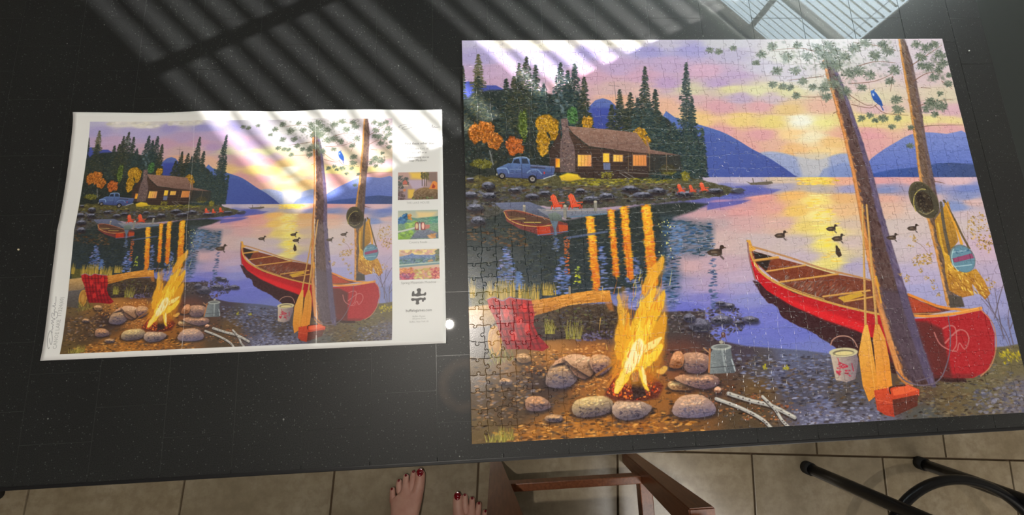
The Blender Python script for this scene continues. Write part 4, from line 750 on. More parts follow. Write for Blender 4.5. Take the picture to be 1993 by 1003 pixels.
    c.line([(1828, 396), (1834, 440), (1842, 480), (1850, 510)], 6, (96, 86, 74), 7); c.line([(1834, 392), (1850, 420), (1870, 460), (1884, 486)], 5, (110, 90, 62), 4); c.line([(1837, 398), (1858, 445), (1868, 475)], 4, (222, 160, 58), 6)
    c.line([(1822, 436), (1830, 480), (1842, 520)], 4, (214, 168, 60), 5)
    c.poly([(1834, 490), (1846, 500), (1850, 520), (1880, 530), (1896, 524), (1912, 546), (1924, 572), (1914, 584), (1898, 566), (1888, 552), (1892, 575), (1868, 580), (1844, 566), (1836, 530)], (222, 172, 62), (170, 112, 50), f=1.2, nz=.1)
    c.dabs([(1840, 510), (1880, 535), (1915, 560), (1918, 580), (1880, 572), (1846, 562)], 110, [(240, 200, 80), (176, 120, 50), (150, 96, 46), (250, 214, 110)], r=(1.2, 2.6), asp=3.5, ang=60, spread=25, al=.8)
    c.poly([(1842, 574), (1868, 578), (1874, 598), (1846, 600)], (84, 76, 70), f=2)
    c.ell(1870, 504, 25, 27, (110, 124, 126)); c.ell(1871, 505, 22.5, 25, (104, 142, 162)); c.poly([(1850, 504), (1888, 494), (1892, 503), (1854, 512)], (150, 76, 110), f=1)
    c.line([(1850, 492), (1885, 487)], 2, (160, 186, 200)); c.line([(1856, 520), (1888, 516)], 2, (164, 196, 206)); c.line([(1852, 486), (1849, 500), (1852, 516), (1862, 528)], 1.8, (170, 206, 206)); c.dabs([(1854, 488), (1886, 484), (1886, 490), (1856, 494)], 14, [(70, 110, 140)], r=(1, 2), asp=3, spread=15)
    c.ell(1795, 390, 28, 38, (92, 84, 64), -16); c.ell(1796, 391, 25.5, 35.5, (76, 70, 56), -16); c.line([(1779, 412), (1775, 396), (1778, 380), (1788, 370), (1798, 370)], 2, (196, 178, 96), al=.9); c.ell(1796, 394, 16, 22, (60, 50, 42), -16); c.ell(1790, 388, 7, 12, (44, 36, 34), -16)
    c.line([(1786, 412), (1800, 418), (1814, 410)], 2, (150, 136, 96), al=.8); c.dabs([(1775, 370), (1790, 358), (1812, 372), (1816, 405), (1800, 420), (1778, 405)], 80, [(104, 96, 72), (66, 56, 46), (120, 108, 80), (50, 44, 40)], r=(1.2, 2.6), asp=2, ang=-20, spread=40, al=.5)
    # grass tufts at the near left corner
    for x0, x1, y, h in ((965, 1000, 856, 30), (946, 985, 860, 22), (1100, 1130, 660, 40), (1060, 1080, 650, 30)):
        for k in range(36):
            x = rs.uniform(x0, x1); c.line([(x, y), (x + rs.uniform(-8, 8), y - h * rs.uniform(.4, 1))], 1.2, [(160, 150, 60), (128, 122, 56), (190, 176, 90)][rs.randint(3)], .4, al=.8)
    # painterly grain
    Y, X = np.mgrid[0:CH, 0:CW]
    c.a += ((vnoise(X / 5, Y / 3) - .5) * .03 + (vnoise(X / 1.7 + 40, Y / 1.7) - .5) * .035)[..., None]
    return np.clip(c.a, 0, 1)
# ---------------------------------------------------------------- print materials
def image_of(name, a):
    h, w = a.shape[:2]
    im = bpy.data.images.new(name, w, h, alpha=False)
    px = np.ones((h, w, 4), np.float32); px[..., :3] = a[::-1]
    im.pixels.foreach_set(px.ravel()); im.update(); im.pack()
    return im
PRINT_K, PRINT_G = 1.18, 1.0
def print_mat(name, im, rough, spec, k, coat=0.0, bump=0.0):
    n = N(name); uv = n.new('ShaderNodeUVMap'); t = n.new('ShaderNodeTexImage', image=im, interpolation='Cubic'); n.l(uv.outputs[0], t.inputs[0])
    g = n.new('ShaderNodeGamma'); n.l(t.outputs[0], g.inputs[0]); g.inputs[1].default_value = PRINT_G
    n.col(n.mix(1.0, g.outputs[0], (k, k, k), 'MULTIPLY')).set(Roughness=rough); n.b.inputs['Specular IOR Level'].default_value = spec
    if coat: n.b.inputs['Coat Weight'].default_value = coat; n.b.inputs['Coat Roughness'].default_value = .22
    if bump: n.bump(n.noise(n.pos(), 900, 2), bump, .0002)
    return n.m
LAKE = paint_lake()
M_PUZ = print_mat('lake_print', image_of('lake_painting', LAKE), .24, .5, PRINT_K, 0.0, .3)
M_CARD = plain('grey_card', (.32, .30, .27), .9)

# ---------------------------------------------------------------- room, square with the window wall
ca, sa = math.cos(math.radians(47)), math.sin(math.radians(47))
AX = Vector((ca, -sa, 0)); NX = Vector((sa, ca, 0))          # along the window wall / outwards through the window
F0 = Vector((0.02175, -0.38023, 0))                           # the floor point under the camera
def RM(s, n, z): return F0 + AX * s + NX * n + Vector((0, 0, z))
BAS = Matrix((AX, NX, Vector((0, 0, 1)))).transposed().to_4x4(); BAS.translation = F0
D, S0, S1, N0 = 1.33, -2.9, 2.9, -2.9
WS0, WS1, WH0, WH1 = -1.15, 0.157, T + 0.06, T + 0.768            # window opening
def rbox(name, lo, hi, mat, parent=None, bev=0.0):
    return box(name, lo, hi, mat, parent, bev, BAS)
fl = rbox('floor', (S0 - .1, N0 - .1, -.08), (S1 + .1, D + .1, -.006), M_FGROUT); tag(fl, 'brown grouted floor bed under beige stone tiles', kind='structure')
tb = bmesh.new(); G = .3745; bm_box(tb, (-(G - .005) / 2, -(G - .005) / 2, -.008), ((G - .005) / 2, (G - .005) / 2, 0), .0015)
me = bpy.data.meshes.new('floor_tile'); bmesh.ops.recalc_face_normals(tb, faces=tb.faces[:]); tb.to_mesh(tb_me := me); tb.free(); me.materials.append(M_FLOOR)
fa = math.radians(-4.5); ux = Vector((math.cos(fa), math.sin(fa), 0)); uy = Vector((-math.sin(fa), math.cos(fa), 0))
O = W(0.361, 0.690, T); O.z = 0                               # a joint crossing measured on the floor
O -= uy * (-.003)
for j in range(-9, 13):
    for i in range(-12, 13):
        off = .5 if j % 2 == 0 else 0.0
        c = O + ux * (G * (i + .5 + off)) + uy * (G * (j + .5))
        r = c - F0
        if S0 - .02 < r.dot(AX) < S1 + .02 and N0 - .02 < r.dot(NX) < D + .02:
            o = bpy.data.objects.new('floor_tile', me); COL.objects.link(o); o.rotation_euler = (0, 0, fa); o.location = c; o.parent = fl
H = CEIL
tag(rbox('wall_left', (S0 - .1, N0 - .1, 0), (S0, D + .1, H), M_WALL), kind='structure')
tag(rbox('wall_right', (S1, N0 - .1, 0), (S1 + .1, D + .1, H), M_WALL), kind='structure')
tag(rbox('wall_back', (S0, N0 - .1, 0), (S1, N0, H), M_WALL), kind='structure')
tag(rbox('ceiling', (S0 - .1, N0 - .1, H), (S1 + .1, D + .1, H + .1), M_CEIL), kind='structure')
bm = bmesh.new()
bm_box(bm, (S0, D, 0), (WS0, D + .03, H), 0, BAS); bm_box(bm, (WS1, D, 0), (S1, D + .03, H), 0, BAS)
bm_box(bm, (WS0, D, 0), (WS1, D + .03, WH0), 0, BAS); bm_box(bm, (WS0, D, WH1), (WS1, D + .03, H), 0, BAS)
tag(from_bm('wall_window', bm, M_WALL), kind='structure')
win = empty('window_1', RM((WS0 + WS1) / 2, D + .03, WH0), kind='structure')
RAIL = T + 0.606
def fr(name, a, b): rbox(name, a, b, M_TRIM, win, .003)
fr('window_sill', (WS0 - .04, D - .06, WH0 - .03), (WS1 + .04, D + .1, WH0))
fr('transom', (WS0, D, RAIL - .0065), (WS1, D + .03, RAIL + .0065))
fr('mullion', (-.116, D + .003, RAIL), (-.098, D + .026, WH1))
rbox('pane', (WS0, D + .012, WH0), (WS1, D + .015, RAIL), M_GLASS, win); rbox('pane', (WS0, D + .012, RAIL), (WS1, D + .015, WH1), M_GLASS, win)
bl = empty('window_blind', RM((WS0 + WS1) / 2, D - .035, WH1), label='white horizontal slatted blind hanging in the kitchen window', cat='blind')
rbox('headrail', (WS0 + .01, D - .06, WH1 + .0), (WS1 - .01, D - .02, WH1 + .035), M_TRIM, bl, .003)
PIT, TILT = .0183, math.radians(45)
sb = bmesh.new(); sm = []
for k, t in enumerate((-.0125, -.004, .004, .0125)):
    h = .0012 * (1 - (t / .0125) ** 2)
    for sx in (WS0 + .012, WS1 - .012): sm.append(sb.verts.new((sx, t * math.cos(TILT), t * math.sin(TILT) + h)))
for k in range(3): sb.faces.new((sm[2 * k], sm[2 * k + 1], sm[2 * k + 3], sm[2 * k + 2]))
ret = bmesh.ops.extrude_face_region(sb, geom=sb.faces[:])
for v in [g for g in ret['geom'] if isinstance(g, bmesh.types.BMVert)]: v.co.z -= .0005
sb.transform(Matrix.Rotation(math.atan2(AX.y, AX.x), 4, 'Z'))
bmesh.ops.recalc_face_normals(sb, faces=sb.faces[:]); sme = bpy.data.meshes.new('slat'); sb.to_mesh(sme); sb.free(); sme.materials.append(M_SLAT)
z = WH1 - .012
base = RM(0, D - .035, 0)
while z > WH0 + .02:
    o = bpy.data.objects.new('slat', sme); COL.objects.link(o); o.parent = bl; o.matrix_parent_inverse = Matrix.Translation(-bl.location); o.location = Vector((base.x, base.y, z)); z -= PIT
for s in (-.9, -.45, .12): tube('cord', [RM(s, D - .05, WH0 + .02), RM(s, D - .05, WH1)], .0007, M_TRIM, bl, 5)
# ceiling fittings: the downlight, and a panel added for soft fill light
dl = empty('downlight', W(-0.175, 0.288, -(CEIL - T)), label='small round recessed downlight in the ceiling above the table', cat='ceiling light')
bm = bmesh.new(); bm_tube(bm, [W(-0.175, 0.288, -(CEIL - T) + d) for d in (0, .03)], .03, 24, cap=False); bm_tube(bm, [W(-0.175, 0.288, -(CEIL - T) + d) for d in (.0, .03)], .045, 24, cap=False)
from_bm('trim_ring', bm, M_TRIM, dl, True)
cp = empty('added_fill_panel', W(1.2, 1.9, -(CEIL - T)), label='long rectangular ceiling panel added as fill light behind the viewer', cat='ceiling light')
box('added_fill_housing', W(.37, 2.33, -(CEIL - T) + .05), W(2.03, 1.47, -(CEIL - T)), M_TRIM, cp, .004)

# ---------------------------------------------------------------- table
tab = empty('dining_table', W(.05, .1, T), label='black polished stone-tiled dining table carrying the puzzle and poster', cat='table')
TX0, TX1, TY0, TY1, TXL, TXR = -0.893, 0.7225, -0.33, 0.505, -1.05, 1.02
box('table_bed', W(TXL + .004, TY1 - .004, .034), W(TXR - .004, TY0 + .004, .0003), M_GROUT, tab)
px0, P = -0.0372, .0713
nt_ = 0
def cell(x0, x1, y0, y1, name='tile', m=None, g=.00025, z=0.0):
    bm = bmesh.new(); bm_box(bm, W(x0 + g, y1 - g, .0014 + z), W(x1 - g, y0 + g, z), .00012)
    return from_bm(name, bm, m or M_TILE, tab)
for i in range(-12, 11):
    x0, x1 = px0 + i * P, min(px0 + (i + 1) * P, TX1)
    if x1 - x0 < .01: continue
    y = TY0
    ph = (0.0038 if i % 2 else -.0335)
    ys = [TY0] + [ph + k * P for k in range(-8, 12) if TY0 + .004 < ph + k * P < TY1 - .004] + [TY1]
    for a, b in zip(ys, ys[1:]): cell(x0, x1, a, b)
for x0, x1 in ((TX1, TXR), (TXL, TX0)):
    o = cell(x0, x1, TY0, TY1, 'end_leaf', M_LEAF, .0006, .0006); o['label'] = 'plain darker end board beyond the tiled field'
bm = bmesh.new()
for lo, hi in (((TXL, TY1 + .004), (TXR, TY1)), ((TXL, TY0), (TXR, TY0 - .004)), ((TXL - .004, TY1 + .004), (TXL, TY0 - .004)), ((TXR, TY1 + .004), (TXR + .004, TY0 - .004))):
    bm_box(bm, W(lo[0], lo[1], .036), W(hi[0], hi[1], .0012), .0008)
from_bm('edge_band', bm, M_BLACK, tab)
for x in (TXL + .08, TXR - .08):
    for y in (TY0 + .08, TY1 - .08):
        tube('leg', [W(x, y, .034), W(x, y, T)], [.028, .022], M_BLACK, tab, 18)

# ---------------------------------------------------------------- jigsaw puzzle
NC, NR = 38, 27
pw, ph_ = PW / NC, PH / NR
pr = random.Random(11)
VX = [[(c * pw + (pr.uniform(-.09, .09) * pw if 0 < c < NC else 0), r * ph_ + (pr.uniform(-.08, .08) * ph_ if 0 < r < NR else 0)) for c in range(NC + 1)] for r in range(NR + 1)]
KN = [(.22, .035), (.40, .01), (.435, .045), (.375, .12), (.41, .205), (.5, .235), (.59, .205), (.625, .12), (.565, .045), (.60, .01), (.78, .035)]
def edge(a, b, sgn, r):
    ax, ay = a; bx, by = b; dx, dy = bx - ax, by - ay; sh = r.uniform(-.06, .06); sk = r.uniform(-.03, .03); sz = r.uniform(.88, 1.12); wv = r.choice((-1, 1)) * r.uniform(.4, 1.6)
    out = [a]
    for i, (t, h) in enumerate(KN):
        if i in (0, 10): hh = h * wv; tt = t
        else: hh = (h * sz) * sgn + .03 * wv * .3; tt = .5 + (t - .5) * sz + sh + sk * h * 5
        out.append((ax + dx * tt - dy * hh, ay + dy * tt + dx * hh))
    return out
HE = [[None] * NC for _ in range(NR + 1)]; VE = [[None] * (NC + 1) for _ in range(NR)]
for r in range(NR + 1):
    for c in range(NC):
        a, b = VX[r][c], VX[r][c + 1]
        HE[r][c] = edge(a, b, pr.choice((-1, 1)), pr) if 0 < r < NR else [a, ((a[0] + b[0]) / 2, a[1])]
for r in range(NR):
    for c in range(NC + 1):
        a, b = VX[r][c], VX[r + 1][c]
        VE[r][c] = edge(a, b, pr.choice((-1, 1)), pr) if 0 < c < NC else [a, (a[0], (a[1] + b[1]) / 2)]
TH, IN1, IN2 = .0021, .00004, .00058
def piece_geo(r, c):
    o = HE[r][c] + VE[r][c + 1] + (HE[r + 1][c] + [VX[r + 1][c + 1]])[:0:-1] + (VE[r][c] + [VX[r + 1][c]])[:0:-1]
    n = len(o); cx, cy = (c + .5) * pw, (r + .5) * ph_
    tx, ty, dz = pr.uniform(-.011, .011), pr.uniform(-.011, .011), pr.uniform(-.00007, .00007)
    V = []; UV = []
    for ins, z in ((IN2, TH), (IN1 + .00008, TH - .00019), (IN1, .00002)):
        for i in range(n):
            p0, p1, p2 = o[i - 1], o[i], o[(i + 1) % n]
            d1 = (p1[0] - p0[0], p1[1] - p0[1]); d2 = (p2[0] - p1[0], p2[1] - p1[1])
            l1 = math.hypot(*d1) + 1e-9; l2 = math.hypot(*d2) + 1e-9
            nx = -(d1[1] / l1 + d2[1] / l2); ny = d1[0] / l1 + d2[0] / l2; L = math.hypot(nx, ny) + 1e-9
            x = p1[0] + nx / L * ins; y = p1[1] + ny / L * ins
            zz = z + ((x - cx) * tx + (y - cy) * ty + dz if z > .001 else 0)
            V.append(W(x, y, -zz)); UV.append((x / PW, 1 - y / PH))
    F = [tuple(range(n))[::-1]]
    for k in (0, 1):
        for i in range(n):
            j = (i + 1) % n; F.append((k * n + i, k * n + j, (k + 1) * n + j, (k + 1) * n + i))
    return V, F, UV
def area_px(r, c):
    q4 = [((c + i) * pw, (r + j) * ph_) for i, j in ((0, 0), (1, 0), (1, 1), (0, 1))]
    h = np.c_[np.array(q4), np.ones(4)] @ HM.T; u = h[:, :2] / h[:, 2:]
    return abs(sum(u[i - 1][0] * u[i][1] - u[i][0] * u[i - 1][1] for i in range(4))) / 2 if u[:, 0].min() < 1993 else 0
order = sorted(((area_px(r, c), r, c) for r in range(NR) for c in range(NC)), reverse=True)
single = {(r, c) for _, r, c in order[:300]}
puz = empty('jigsaw_puzzle', W(PW / 2, PH / 2, 0), label='finished jigsaw puzzle of a lakeside cabin, red canoe and campfire on the table', cat='puzzle')
def geo_mesh(name, parts, mat, bev=False):
    V, F, U, fi = [], [], [], []
    for v, f, u in parts:
        k = len(V); V += v; U += u; F += [tuple(a + k for a in x) for x in f]; fi += [0] * len(f)
    me = bpy.data.meshes.new(name); me.from_pydata([tuple(v) for v in V], [], F); me.update()
    uvl = me.uv_layers.new(name='UVMap'); li = np.zeros(len(me.loops), np.int32); me.loops.foreach_get('vertex_index', li)
    uvl.data.foreach_set('uv', np.array(U, np.float32)[li].ravel()); me.materials.append(mat)
    if bev:
        for p in me.polygons: p.use_smooth = False
    return me
rest = []
for r in range(NR):
    for c in range(NC):
        g = piece_geo(r, c)
        if (r, c) in single: link('puzzle_piece', geo_mesh('puzzle_piece', [g], M_PUZ, True), None, puz)
        else: rest.append(g)
o = link('puzzle_pieces', geo_mesh('puzzle_pieces', rest, M_PUZ, True), None, puz); o['kind'] = 'stuff'; o['label'] = 'interlocked smaller-looking pieces of the upper picture'

# ---------------------------------------------------------------- poster
SC = np.array([(-.4575, .0948), (-.0268, .0954), (-.0255, .3806), (-.4545, .3805)])
def S(u, v): return ((1 - u) * (1 - v)) * SC[0] + (u * (1 - v)) * SC[1] + (u * v) * SC[2] + ((1 - u) * v) * SC[3]
def Sinv(x, y): return ((x + .4568) / .4305, (y - .0950) / .2856)
SWp, SHp = 1722, 1142
pc = Canvas(SWp, SHp, (.905, .90, .895), lambda p: np.array([[Sinv(a, b)[0] * SWp, Sinv(a, b)[1] * SHp] for a, b in np.atleast_2d(np.array(p, float))]), 4.0)
def paste(a, x0, y0, x1, y1):
    (u0, v0), (u1, v1) = pc.conv([(x0, y0), (x1, y1)]); u0, v0, u1, v1 = (int(round(t)) for t in (u0, v0, u1, v1))
    h, w = a.shape[:2]; yy = np.linspace(0, h - 1.01, (v1 - v0)); xx = np.linspace(0, w - 1.01, (u1 - u0))
    b = a[:-1, :-1] * .25 + a[1:, :-1] * .25 + a[:-1, 1:] * .25 + a[1:, 1:] * .25
    pc.a[v0:v1, u0:u1] = b[np.minimum(yy, h - 2).astype(int)][:, np.minimum(xx, w - 2).astype(int)]
paste(LAKE, -.4385, .1062, -.0868, .3745)
# three small pictures in the margin
def thumb(x0, y0, x1, y1, fn):
    t = Canvas(240, 176, (.7, .7, .7), lambda p: np.atleast_2d(np.array(p, float)), 2.0); fn(t); t.a += (np.random.RandomState(2).rand(176, 240, 1) - .5) * .04; paste(np.clip(t.a, 0, 1), x0, y0, x1, y1)
def t1(t):
    t.poly([(0, 0), (240, 0), (240, 176), (0, 176)], (196, 160, 150), (150, 130, 140)); t.poly([(70, 0), (180, 0), (150, 50), (80, 40)], (236, 196, 90), f=12); t.poly([(60, 50), (170, 50), (150, 100), (90, 110)], (190, 170, 190), f=5)
    t.poly([(170, 0), (240, 0), (240, 80), (180, 60)], (140, 118, 110), f=8); t.poly([(60, 110), (100, 110), (90, 170), (60, 165)], (226, 186, 80), f=6); t.dabs([(2, 20), (66, 25), (60, 80), (2, 120)], 120, [(84, 92, 92), (104, 104, 100)], r=(2, 5)); t.dabs([(2, 120), (34, 120), (40, 174), (2, 174)], 60, [(110, 90, 90)], r=(2, 5))
    t.poly([(28, 62), (42, 48), (56, 62), (56, 78), (28, 78)], (196, 110, 96)); t.poly([(30, 80), (60, 80), (62, 90), (30, 90)], (206, 176, 150)); t.poly([(30, 108), (48, 106), (46, 122), (32, 122)], (206, 130, 84), f=2); t.dabs([(138, 4), (184, 4), (184, 50), (140, 40)], 90, [(96, 92, 56), (120, 112, 60)], r=(2, 5))
    for x in (146, 160, 172): t.line([(x, 20), (x, 90)], 2, (86, 76, 66))
    t.poly([(96, 130), (130, 105), (180, 100), (238, 112), (238, 174), (90, 174), (95, 150)], (150, 120, 84), (96, 78, 60), f=2, nz=.15, sm=3); t.poly([(186, 110), (210, 62), (222, 58), (238, 70), (238, 112)], (226, 140, 66)); t.poly([(204, 104), (212, 76), (226, 92), (220, 106)], (170, 60, 40)); t.dabs([(90, 160), (220, 158), (220, 174), (90, 174)], 50, [(104, 116, 70), (120, 96, 70)], r=(2, 5))
def t2(t):
    t.poly([(0, 0), (240, 0), (240, 80), (0, 80)], (176, 186, 176), (226, 206, 160)); t.poly([(110, 10), (230, 14), (200, 50), (120, 50)], (232, 206, 150), f=10); t.poly([(0, 60), (60, 40), (110, 50), (240, 40), (240, 176), (0, 176)], (110, 150, 140), (110, 150, 90), f=3, nz=.12)
    t.dabs([(2, 50), (50, 20), (62, 50), (40, 80), (2, 80)], 90, [(50, 96, 150), (86, 140, 190), (60, 110, 140)], r=(3, 6)); t.dabs([(58, 26), (80, 26), (78, 56), (62, 54)], 20, [(206, 140, 70)], r=(3, 6)); t.dabs([(50, 84), (110, 72), (106, 100), (54, 116)], 60, [(150, 190, 84), (124, 170, 96)], r=(3, 6), asp=2.5)
    t.dabs([(2, 140), (84, 126), (80, 174), (2, 174)], 80, [(140, 184, 60), (120, 160, 70)], r=(3, 6), asp=2.5); t.line([(0, 130), (60, 118), (100, 108)], 5, (196, 200, 190)); t.dabs([(190, 50), (238, 44), (238, 80), (190, 76)], 50, [(100, 176, 130), (80, 140, 130)], r=(3, 6), asp=2.5)
    t.poly([(70, 174), (110, 126), (180, 118), (238, 140), (238, 174)], (116, 120, 140), (90, 104, 124), f=4, nz=.1); t.poly([(100, 88), (106, 76), (118, 72), (124, 84), (124, 122), (100, 122)], (136, 60, 66)); t.poly([(134, 84), (142, 74), (156, 76), (162, 90), (162, 122), (136, 122)], (140, 56, 60)); t.poly([(162, 90), (190, 92), (188, 112), (162, 118)], (190, 110, 96), f=2)
    t.poly([(125, 82), (134, 82), (134, 122), (125, 122)], (196, 196, 206)); t.ell(112, 98, 4, 9, (220, 190, 140)); t.ell(149, 98, 4, 10, (240, 190, 170)); t.poly([(122, 82), (129, 66), (138, 82)], (96, 96, 96)); t.dabs([(180, 150), (224, 146), (224, 168), (180, 170)], 24, [(206, 150, 90)], r=(3, 6), asp=2.5)
def t3(t):
    t.poly([(0, 0), (240, 0), (240, 60), (0, 60)], (226, 196, 160), (206, 176, 180)); t.dabs([(2, 2), (238, 2), (238, 30), (2, 34)], 70, [(236, 206, 140), (216, 166, 150), (240, 220, 150)], r=(4, 8), asp=2.5); t.poly([(0, 40), (60, 30), (76, 20), (90, 30), (130, 34), (200, 36), (240, 20), (240, 90), (0, 90)], (110, 130, 190), (110, 140, 140), f=3, nz=.12)
    t.dabs([(2, 60), (238, 50), (238, 84), (2, 88)], 130, [(90, 124, 110), (120, 160, 160), (84, 110, 140)], r=(3, 6)); t.line([(0, 96), (120, 90), (240, 82)], 8, (120, 150, 156)); t.line([(0, 90), (120, 84), (240, 78)], 3, (196, 206, 190)); t.poly([(0, 104), (240, 92), (240, 176), (0, 176)], (224, 190, 160), (196, 130, 130), f=3)
    t.dabs([(2, 112), (80, 108), (80, 140), (2, 140)], 70, [(222, 150, 80), (206, 120, 90)], r=(3, 6)); t.dabs([(2, 140), (90, 138), (90, 174), (2, 174)], 90, [(176, 70, 100), (150, 84, 120), (200, 90, 110)], r=(3, 6)); t.dabs([(180, 120), (238, 110), (238, 174), (190, 174)], 90, [(206, 100, 90), (180, 60, 80), (220, 140, 110)], r=(3, 6)); t.dabs([(90, 120), (190, 110), (190, 174), (90, 174)], 90, [(206, 196, 120), (200, 160, 90), (210, 150, 110)], r=(3, 6), asp=2.2)
    t.dabs([(222, 4), (238, 4), (238, 70), (214, 70)], 50, [(110, 120, 90)], r=(3, 6)); t.poly([(170, 66), (196, 60), (206, 72), (170, 76)], (190, 150, 110))
thumb(-.0800, .1765, -.0330, .2112, t1); thumb(-.0797, .2245, -.0330, .2595, t2); thumb(-.0786, .2718, -.0326, .3070, t3)
# artist's signature, twice (margin head, and turned along the left edge)
def sign(fn, col=(86, 84, 90)):
    for st in ([(.03, .5), (.0, .42), (.08, .2), (.22, .1), (.34, .25), (.3, .5), (.18, .72), (.08, .66), (.14, .42), (.2, .35)], [(.3, .58), (.36, .48), (.38, .6), (.43, .5), (.45, .6), (.49, .3), (.5, .6), (.54, .28), (.55, .6), (.58, .6)],
               [(.56, .75), (.6, .3), (.68, .25), (.66, .5), (.62, .55), (.7, .6), (.68, .95), (.6, .95), (.58, .8)], [(.7, .56), (.74, .48), (.76, .58), (.8, .5), (.82, .2), (.83, .58), (.87, .42), (.88, .56), (1.0, .5)]):
        pc.line([fn(a, b) for a, b in st], .3, col, .3, al=.95, f=.7)
sign(lambda a, b: (-.0795 + a * .0505, .1130 + b * .0105))
sign(lambda a, b: (-.4540 + b * .0075, .3685 - a * .056))
# the broken puzzle-piece emblem
EM = lambda a, b: (-.0565 + a * .0165, .3265 + b * .0175)
K = (74, 72, 72)
pc.poly([EM(*p) for p in ((-.5, -.02), (-.46, -.3), (-.34, -.34), (-.3, -.16), (-.14, -.2), (-.1, -.3), (-.16, -.42), (-.04, -.52), (.1, -.5), (.14, -.38), (.1, -.24), (.16, -.14), (.34, -.16), (.44, -.26), (.5, -.14), (.42, -.02), (.3, -.04), (.1, -.02), (-.1, .02), (-.3, -.02))], K, f=1, sm=2)
pc.poly([EM(*p) for p in ((-.55, .22), (-.5, .12), (-.3, .14), (-.1, .14), (.1, .1), (.3, .14), (.36, .08), (.46, .14), (.44, .26), (.34, .28), (.3, .38), (.2, .34), (.2, .24), (.04, .26), (-.02, .36), (.02, .48), (-.1, .54), (-.24, .5), (-.2, .36), (-.26, .26), (-.44, .3))], K, f=1, sm=2)
# worn folds
for a, b, w, al in (((-.1790, .0950), (-.1690, .3805), .85, .9), ((-.3205, .0950), (-.3120, .3805), .6, .75), ((-.4560, .2375), (-.0262, .2375), .4, .35)):
    for k in range(60):
        t0, t1_ = k / 60, (k + 1) / 60; A = np.array(a) * (1 - t0) + np.array(b) * t0; B = np.array(a) * (1 - t1_) + np.array(b) * t1_
        pc.line([A, B], w * (.6 + .6 * ((k * 7) % 5) / 5), (232, 230, 228), al=al * (.5 + .5 * ((k * 13) % 7) / 7))
M_POST = print_mat('poster_print', image_of('poster_print', np.clip(pc.a, 0, 1)), .42, .45, 1.0)
def paper_z(u, v):
    fold = lambda t, c, w, h: h * math.exp(-abs(t - c) / w)
    z = .0005 + fold(u, .655, .05, .0030) + fold(u, .33, .05, .0020) + fold(v, .5, .07, .0018)
    z += .0012 * (1 + math.sin(u * 17 + 1)) * math.exp(-v / .03) + .0012 * (1 + math.sin(u * 9)) * math.exp(-(1 - v) / .04)
    z += .0022 * math.exp(-u / .05) * (1 + math.sin(v * 9 + .5)) * .5 + .0035 * math.exp(-((1 - u) + (1 - v)) / .06)
    return z
NU, NV = 96, 64
V = []; UVp = []
for j in range(NV + 1):
    for i in range(NU + 1):
        u, v = i / NU, j / NV; p = S(u, v)
        p = p + np.array([.0012 * math.sin(v * 9) * (1 - u), 0]); V.append(W(p[0], p[1], -paper_z(u, v))); UVp.append((u, 1 - v))
Fq = [(j * (NU + 1) + i, (j + 1) * (NU + 1) + i, (j + 1) * (NU + 1) + i + 1, j * (NU + 1) + i + 1) for j in range(NV) for i in range(NU)]
post = empty('poster', W(-.241, .238, 0), label='creased paper poster of the same lake picture with white margins, left of the puzzle', cat='poster')
me = geo_mesh('paper_sheet', [(V, Fq, UVp)], M_POST)
so = link('paper_sheet', me, None, post, True); sd = so.modifiers.new('thickness', 'SOLIDIFY'); sd.thickness = .00018; sd.offset = -1
# printed lettering, laid on the sheet
M_INK = plain('grey_ink', (.16, .155, .15), .6); M_INKL = plain('pale_ink', (.45, .45, .44), .6)
def letter(txt, x, y, width, mat=M_INK, rot=0.0, align='CENTER'):
    cu = bpy.data.curves.new('lettering', 'FONT'); cu.body = txt; cu.size = 1; cu.align_x = align; cu.resolution_u = 2
    ob = bpy.data.objects.new('tmp', cu); COL.objects.link(ob); dg = bpy.context.evaluated_depsgraph_get(); dg.update()
    me = bpy.data.meshes.new_from_object(ob.evaluated_get(dg)); bpy.data.objects.remove(ob)
    xs = [v.co.x for v in me.vertices]; k = width / (max(xs) - min(xs)); ky = k * 1.05
    cs, sn = math.cos(rot), math.sin(rot)
    for v in me.vertices:
        a, b = v.co.x * k, v.co.y * ky
        X, Y = x + a * cs - b * sn, y - (a * sn + b * cs)
        u, w = Sinv(X, Y); v.co = W(X, Y, -(paper_z(min(max(u, 0), 1), min(max(w, 0), 1)) + .00022))
    me.materials.clear(); me.materials.append(mat)
    link('lettering', me, None, post)
letter('Collect these other titles', -.0560, .1412, .041); letter('(they are fun) at', -.0565, .1478, .026, M_INKL); letter('online 24/7 or at', -.0563, .1527, .021)
letter('participating stores', -.0560, .1588, .026); letter('near Madison', -.0566, .1632, .021)
letter('THE LAKE HOUSE', -.0565, .2165, .027, M_INKL); letter('Country Roads', -.0565, .2645, .021, M_INKL); letter('Spring Mountain Meadow', -.0560, .3120, .040, M_INKL)
letter('buffalogames.com', -.0560, .3440, .029); letter('Buffalo Games', -.0560, .3502, .014, M_INKL); letter('220 James Drive', -.0558, .3527, .015, M_INKL); letter('Buffalo, New York US', -.0558, .3562, .021, M_INKL)
letter('CANOE LAKE  11324(60)', -.4400, .3690, .0555, M_INKL, math.radians(90), 'LEFT')

# ---------------------------------------------------------------- crumbs on the table
for k, (x, y) in enumerate(((-.496, .258), (.691, .018))):
    bm = bmesh.new(); bmesh.ops.create_icosphere(bm, subdivisions=1, radius=.0011, matrix=Matrix.Translation(W(x, y, -.0009)))
    for v in bm.verts: v.co += Vector((pr.uniform(-1, 1), pr.uniform(-1, 1), pr.uniform(-.5, .5))) * .0003
    tag(from_bm('crumb', bm, plain('crumb_%d' % k, (.6, .5, .34) if k == 0 else (.75, .75, .7), .8)), ('tan crumb on the black table left of the poster' if k == 0 else 'white crumb on the black table right of the puzzle'), 'crumb', 'crumbs on the table')

